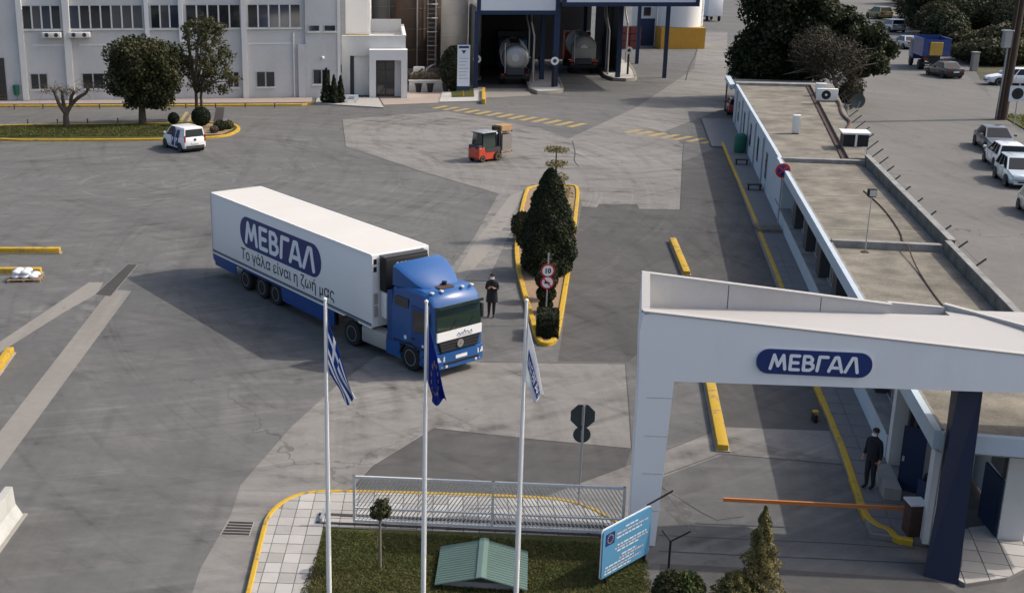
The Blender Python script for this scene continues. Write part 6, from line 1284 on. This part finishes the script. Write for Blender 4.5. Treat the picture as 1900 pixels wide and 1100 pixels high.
for pts in ([(0,0,1.1), (-.5,0,1.9), (-.75,.1,2.6), (-.85,0,3.0)], [(.05,0,1.1), (.5,.1,1.9), (1.2,0,2.5), (1.8,.1,2.8), (2.0,0,3.2)], [(0,0,1.2), (-.25,.3,2.2), (-.2,.2,2.9)], [(.5,.1,1.9), (.6,-.3,2.5), (.9,-.4,2.9)]):
    MB().tube(chaikin(pts, 1), [.20-.11*i/len(chaikin(pts, 1)) for i in range(len(chaikin(pts, 1)))], 8).build('limb', 'bark', t, smooth=50); MB().ball(pts[-1], .16, 8, 6).build('knuckle', 'bark', t, smooth=60); tips.append(pts[-1])
for i, q in enumerate(tips * 7):
    a = random.uniform(0, 6.28); L = random.uniform(.9, 2.0); e = (q[0]+math.cos(a)*L, q[1]+math.sin(a)*L*.6, q[2]+random.uniform(-.9, .5)); MB().tube([q, (lerp(q, e, .5)[0], lerp(q, e, .5)[1], max(q[2], e[2])+.35), e], [.022,.015,.008], 4).build('twig', 'leaf_dry', t)
p, d = cloud([(np.array(q)+np.array((random.uniform(-.8,.8), 0, .1)), (1.0,.8,.45)) for q in tips], 500, .2); leaf_mesh('sparse_leaves', p, d, .14, 'leaf_dry', t)
ball_bush('topiary_ball', 'small dark clipped ball bush left of the white van roof', (*(-17.63, 100.51), .1), .48, 2600, .12, 'leaf_topiary', .25)
ball_bush('topiary_ball', 'larger dark clipped ball bush under the slender tree', (*(-15.15, 99.33), .1), .80, 5200, .13, 'leaf_topiary', .25)
for i, (q, r, m_) in enumerate((((-13.39, 98.18), .55, 'leaf_dark'), ((-12.87, 99.04), .45, 'leaf_olive'), ((-13.77, 97.06), .35, 'leaf_dry'))): ball_bush('shrub', ['dark spiky shrub near the tip of the grass island', 'olive shrub at the very tip of the grass island', 'dry brownish shrub in the soil bed of the grass island'][i], (*q, .14), (r, r, r*.8), 900, .2, m_, 0, shell=.3)
mat('statue_grey', (.16, .14, .12), .9, var=.25)
t = thing('stone_marker', 'leaning grey stone slab between the ball bush and the shrubs', 'stone', (*(-13.88, 99.92), .12), R(8)); MB().hexa([(-.45,-.2,0), (.35,-.2,0), (.35,.2,0), (-.45,.2,0)], [(-.05,.0,1.7), (.62,.0,1.7), (.62,.3,1.7), (-.05,.3,1.7)]).build('slab', 'statue_grey', t); MB().box(-.55,.45,-.3,.3,0,.08).build('foot', 'concrete_raw', t)
# ---- three conifers by the annex, topiary behind the notice board
for i, (q, h_, r_) in enumerate((((-5.52, 115.82), 3.3, .62), ((-4.78, 115.43), 2.7, .50), ((-4.17, 115.82), 2.6, .48))): cone_tree('dwarf_conifer', ['tallest and leftmost of three dark conifers by the annex', 'middle one of three dark conifers by the annex', 'rightmost of three dark conifers by the annex'][i], (*q, .12), h_, r_, 3600, .17, 'leaf_cypress', 'dark conifers by the annex', lambda x: (1-x)**.75*min(1, x*5+.75))
ball_bush('topiary_bush', 'large dark rounded bush directly behind the white notice board', (7.2, 124.6, .1), (1.5, 1.3, 2.3), 7000, .22, 'leaf_topiary', .1)
ball_bush('planter_bush', 'low reddish planting behind the low wall', (4.2, 126.8, .1), (1.8, .8, .9), 1800, .22, 'leaf_dry', .1, shell=.3)
# ---- median planting
pr = lambda x: (.80+.6*x) if x < .28 else (.968*(1-((x-.28)/.72))**.62)
cone_tree('median_conifer', 'large dark conical conifer filling the median', (7.75, 55.0, .1), 5.0, 1.42, 26000, .15, 'leaf_cypress', None, pr, lump=.06)
t = thing('tuft_tree', 'thin tree with pale tiered tufts rising above the median conifer', 'tree', (8.9, 61.5, .1))
MB().tube([(0,0,0), (.05,0,3), (0,0,4.7)], [.10,.07,.03], 7).build('trunk', 'bark', t)
p, d = cloud([((0,0,4.75), (.70,.6,.18)), ((.05,0,4.0), (.65,.6,.18)), ((0,0,3.3), (.75,.7,.3)), ((0,0,2.5), (1.0,1.0,.6)), ((0,0,1.6), (1.1,1.1,.7))], 3200, .1); leaf_mesh('crown', p, d, .17, 'leaf_yellow', t, .3)
ball_bush('median_shrub', 'green shrub leaning over the left kerb of the median', (7.3, 61.5, .1), (.65, .8, .75), 2600, .15, 'leaf_wood', 0, shell=.4)
t = thing('topiary_stack', 'clipped shrub of stacked balls behind the round signs', 'bush', (*(6.85, 48.55), .1)); MB().cyl((0,0,0), (0,0,1.5), .04).build('stem', 'bark', t)
for i, (z, r_) in enumerate(((.35,.30), (.85,.42), (1.45,.48))): p, d = cloud([((0,0,z), (r_,r_,r_*.85))], 2000, .85); leaf_mesh('ball', p, d, .10, 'leaf_topiary', t)
ball_bush('median_shrub', 'mid green shrub between the conifer and the stacked balls', (*(7.14, 50.43), .1), (.45, .45, .8), 2400, .12, 'leaf_wood', .3, shell=.6)
t = thing('box_hedge', 'low clipped box hedge at the near tip of the median', 'hedge', (*(6.51, 45.40), .1), R(-8)); MB().box(-.3,.3,-.2,.9,0,.5).build('core', 'bark', t)
n = 7000; p = RNG.uniform(-1, 1, (n,3)); f_ = RNG.integers(0, 3, n); p[np.arange(n), f_] = np.sign(p[np.arange(n), f_])*RNG.uniform(.85, 1, n); d = np.zeros((n,3)); d[np.arange(n), f_] = np.sign(p[np.arange(n), f_])
leaf_mesh('foliage', p*np.array((.44,.75,.42)) + np.array((.0,.42,.44)), d, .085, 'leaf_topiary', t)
# ---- lawn trees and bushes in front
tree('young_tree', 'young tree with a small round crown on the lawn', (*(-0.10, 26.98), .1), .035, 1.4, [((0,0,1.72), (.33,.33,.28), 12, .42)], 1300, .09, 'leaf_holm', 'bark_pale', shell=.3, nl=8)
cone_tree('yellow_conifer', 'yellowish upright conifer at the bottom edge before the exit lane', (8.85, 25.2, 0), 2.75, .55, 9000, .085, 'leaf_yellow', None, lambda x: ((1-x)**.9*min(1, x*3+.6)), lump=.34)
cone_tree('yellow_conifer_bush', 'lower yellowish conifer bush left of the upright one', (8.25, 25.0, 0), 1.15, .60, 6000, .08, 'leaf_yellow', None, lambda x: (1-x)**.5*min(1, x*4+.6), lump=.2)
ball_bush('gate_bush', 'dark green bush below the information board', (6.8, 25.15, .0), (.48, .42, .55), 6000, .09, 'leaf_holm', .0, shell=.15)
ball_bush('gate_bush', 'yellow-green lower bush right of the dark one by the board', (7.15, 25.1, .0), (.45, .4, .55), 4500, .085, 'leaf_fresh', 0, shell=.4)
# grass blades
def grass(name, label_, poly, n, h, m, z):
    xs = [p[0] for p in poly]; ys = [p[1] for p in poly]; P = []
    while len(P) < n:
        q = (random.uniform(min(xs), max(xs)), random.uniform(min(ys), max(ys)))
        if inside(q, poly): P.append((q[0], q[1], z + h*.4))
    P = np.array(P); d = RNG.normal(size=P.shape)*.3; d[:, 2] = .2; o = leaf_mesh(name, P, d, h, m, None, .22); tag(o, label_, 'grass', kind='stuff'); return o
LAWN = [(-1.55,29.0), (6.5,28.2), (6.7,27.4), (6.4,24.6), (-2.2,24.6)]
grass('lawn_grass', 'short green and yellowish grass of the front lawn', LAWN, 26000, .10, 'grass', .105)
grass('dry_grass', 'drier yellowish grass tufts among the front lawn', LAWN, 9000, .09, 'grass_dry', .105)
grass('island_grass', 'short grass on the long planted island', [(-31.37, 94.89), (-15.83, 95.42), (-16.41, 101.11), (-33.15, 100.51)], 16000, .22, 'grass', .12)
grass('verge_grass', 'rough bright grass on the verge by the utility pole', [(55.5,107.5), (80,100), (80,70), (52,70), (51.2,90)], 14000, .35, 'grass', .1)
# ---- big trees behind the low building
tree('evergreen_tree', 'huge dark evergreen behind the far end of the low building', (38.6, 118.0, 0), .5, 2.0, [((0,0,5.0), (5.2,4.6,5.2), 90, .28), ((-2.0,0,3.6), (3.4,3.4,3.2), 30, .3), ((2.5,1,7.0), (4.4,4,4.6), 40, .3), ((0,0,10), (4.5,4,4), 30, .34)], 42000, .40, 'leaf_cypress', shell=.35, nl=8)
tree('leafy_tree', 'dark leafy tree leaning over the street at the end of the low building', (44.6, 114.0, 0), .42, 2.6, [((-.2,0,5.4), (3.2,3.2,3.0), 36, .3), ((1.8,0,4.4), (2.0,2.2,2.4), 18, .32), ((-2.6,.5,6.6), (3.2,3,3.2), 30, .32)], 22000, .36, 'leaf_dark', shell=.35, nl=6, lean=(-.6,0))
t = thing('bare_tree', 'grey bare-branched tree tangled between the two dark trees', 'tree', (41.6, 110.5, 0)); MB().tube([(0,0,0), (-.3,0,2.2), (-.9,0,4.2)], [.26,.2,.14], 8).build('trunk', 'bark_pale', t, smooth=50)
for i in range(34):
    s0 = (-.3-random.random()*.6, 0, 2.2+random.random()*2); a = random.uniform(0, 6.28); L = random.uniform(1.2, 3.9); e = (s0[0]+math.cos(a)*L*1.15-.8, s0[1]+math.sin(a)*L*.6-.6, s0[2]+random.uniform(-.4, 3.0)); mid = lerp(s0, e, .5); mid = (mid[0]+random.uniform(-.4,.4), mid[1], mid[2]+random.uniform(-.1,.8))
    MB().tube(chaikin([s0, mid, e], 1), [.09,.085,.07,.055,.04,.02], 5).build('branch', 'bark_pale', t) if i < 10 else MB().tube(chaikin([s0, mid, e], 1), [.05,.045,.035,.03,.02,.01], 4).build('branch', 'bark_pale', t)
p, d = cloud([((-.8,-.3,4.8), (3.2,2.0,2.2)), ((-2.6,0,5.6), (2.4,2,2.2)), ((1.0,0,2.4), (1.5,1.2,1.0))], 9000, .05); leaf_mesh('dry_leaves', p, d, .26, 'leaf_twig', t, .3)
tree('low_bush_tree', 'low brownish bush at the foot of the leafy tree', (43.6, 112.2, 0), .12, .6, [((0,0,1.6), (1.4,1.3,1.5), 14, .4)], 3200, .28, 'leaf_wood', group=None, cat='bush', nl=4)
# ---- wood beyond the street (upper right)
W = [  # px x, px y of the foot, height, crown radius, leaf, label
 (1620,4, 7, 3.4, 'leaf_yellow', 'yellowish bush at the head of the street'),
 (1688,40, 9, 4.2, 'leaf_wood', 'mid-brown tree behind the silver hatchback'),
 (1716,62, 16, 4.6, 'leaf_dark', 'dark tall tree with a bare lower trunk behind the silver saloon'),
 (1740,55, 13, 4.8, 'leaf_dark', 'dark round tree just right of the tall trunk'),
 (1762,66, 9, 3.4, 'leaf_olive', 'pale olive tree behind the blue tipper lorry'),
 (1780,40, 18, 6.0, 'leaf_cypress', 'very dark broad tree at the back of the wood'),
 (1822,42, 14, 5.5, 'leaf_wood', 'brownish tree in the middle of the wood'),
 (1858,60, 11, 4.4, 'leaf_yellow', 'yellow-green sunlit tree left of the utility pole'),
 (1895,70, 13, 4.8, 'leaf_olive', 'olive tree behind the top of the utility pole'),
 (1880,20, 17, 6.5, 'leaf_dark', 'dark tree at the far right corner of the wood'),
 (1830,12, 16, 6.5, 'leaf_dark', 'dark tree closing the back of the wood'),
 (1700,8, 14, 5.5, 'leaf_wood', 'brown-green tree at the far back along the street'),
 (1660,-8, 12, 5.0, 'leaf_olive', 'olive tree beyond the farthest parked car'),
 (1930,40, 15, 5.5, 'leaf_wood', 'brown-green tree just beyond the right edge'),
 (1745,-15, 15, 6.0, 'leaf_olive', 'olive tree at the far back of the wood'),
 (1640,-30, 14, 5.5, 'leaf_wood', 'brown-green tree farthest along the street')]
for px_, (fx_, fy_, h_, r_, lf, lab) in zip([(136.80, 327.92), (102.29, 234.04), (90.35, 204.52), (96.30, 213.09), (92.42, 199.92), (109.68, 234.04), (112.55, 231.02), (104.31, 206.90), (101.89, 195.52), (137.62, 269.17), (139.97, 286.31), (127.68, 295.70), (140.69, 340.26), (125.10, 234.04), (163.95, 364.20), (173.01, 428.64)], W):
    tree('woodland_tree', lab, (*px_, 0), .28, h_*.25, [((0,0,h_*.42), (r_,r_,h_*.42), 30, .34), ((r_*.2,0,h_*.18), (r_*.9,r_*.9,h_*.16), 10, .45)], 8000, .55, lf, group='trees of the wood beyond the street', shell=.3, nl=5)
for i, (q, rx, rz, lf) in enumerate((((76.43, 158.63), 3.2, 1.2, 'leaf_olive'), ((75.97, 154.44), 3.4, 1.6, 'leaf_wood'), ((76.31, 151.77), 3.0, 1.5, 'leaf_wood'), ((78.72, 153.09), 3.4, 1.7, 'leaf_olive'), ((79.56, 167.70), 2.4, 1.6, 'leaf_wood'), ((93.02, 213.09), 2.6, 1.5, 'leaf_dry'), ((81.47, 174.34), 2.2, 2.0, 'leaf_wood'), ((117.18, 273.27), 3.6, 2.0, 'leaf_dry'), ((105.74, 243.60), 3.0, 2.0, 'leaf_wood'), ((80.97, 154.44), 3.0, 1.6, 'leaf_wood'), ((126.10, 300.63), 3.0, 1.6, 'leaf_olive'))):
    ball_bush('roadside_shrub', ['olive shrub behind the pale stone post', 'low brownish shrub right of the stone post', 'brown-green shrub left of the utility pole', 'olive shrub right behind the utility pole', 'brown shrub behind the dark saloon', 'dry pale shrub beside the silver saloon', 'brownish shrub right of the tipper lorry', 'dry pale shrub by the olive-yellow car', 'brown-green shrub by the silver hatchback', 'brown shrub at the right edge behind the side road', 'olive shrub at the head of the parked row'][i], (*q, 0), (rx, rx*.8, rz), 3000, .45, lf, 0, group='shrubs along the street', shell=.3)
for i, (q, rx, rz, lf) in enumerate((((83.29, 181.50), 3.4, 2.6, 'leaf_dark'), ((86.24, 191.30), 3.6, 3.0, 'leaf_wood'), ((98.92, 228.07), 4.4, 3.2, 'leaf_wood'), ((108.47, 246.95), 4.6, 3.4, 'leaf_olive'), ((92.84, 195.52), 5.0, 3.4, 'leaf_dark'), ((97.08, 199.92), 5.2, 3.4, 'leaf_wood'), ((98.38, 197.70), 4.6, 3.6, 'leaf_dark'), ((97.46, 191.30), 4.4, 3.6, 'leaf_wood'), ((94.59, 181.50), 4.4, 3.6, 'leaf_dark'), ((124.19, 286.31), 5.2, 3.6, 'leaf_dry'), ((98.24, 219.65), 5.0, 3.8, 'leaf_dark'), ((81.37, 161.55), 3.4, 2.2, 'leaf_wood'), ((81.03, 164.57), 3.2, 1.8, 'leaf_olive'), ((84.27, 163.04), 3.6, 2.4, 'leaf_wood'))):
    ball_bush('understory_bush', ['dark bush behind the tipper lorry tail', 'brown-green bush just left of the pale olive tree', 'brown-green bush behind the silver saloon roof', 'olive bush near the silver hatchback', 'dark bush under the very dark broad tree', 'brownish bush under the middle of the wood', 'dark bush left of the yellow-green tree', 'brownish bush under the yellow-green tree', 'dark bush behind the utility pole box', 'dry bush beyond the olive-yellow car', 'dark bush between the tall trunks', 'brown shrub mound left of the utility pole foot', 'olive shrub mound above the stone post', 'brown shrub mound behind the white car'][i], (*q, 0), (rx, rx*.8, rz), 3600, .5, lf, 0, group='bushes under the trees of the wood', shell=.25)
grass('wood_grass', 'sunlit bright grass clearing at the edge of the wood', [(81.07, 171.79), (88.10, 167.70), (97.09, 185.30), (87.77, 187.26)], 8000, .8, 'leaf_fresh', .0)
grass('street_weeds', 'thin weeds growing along the foot of the back fence', [bp(15,VR+.6), bp(75,VR+1.9), bp(75,VR+2.6), bp(15,VR+1.2)], 5000, .28, 'grass_dry', .0)
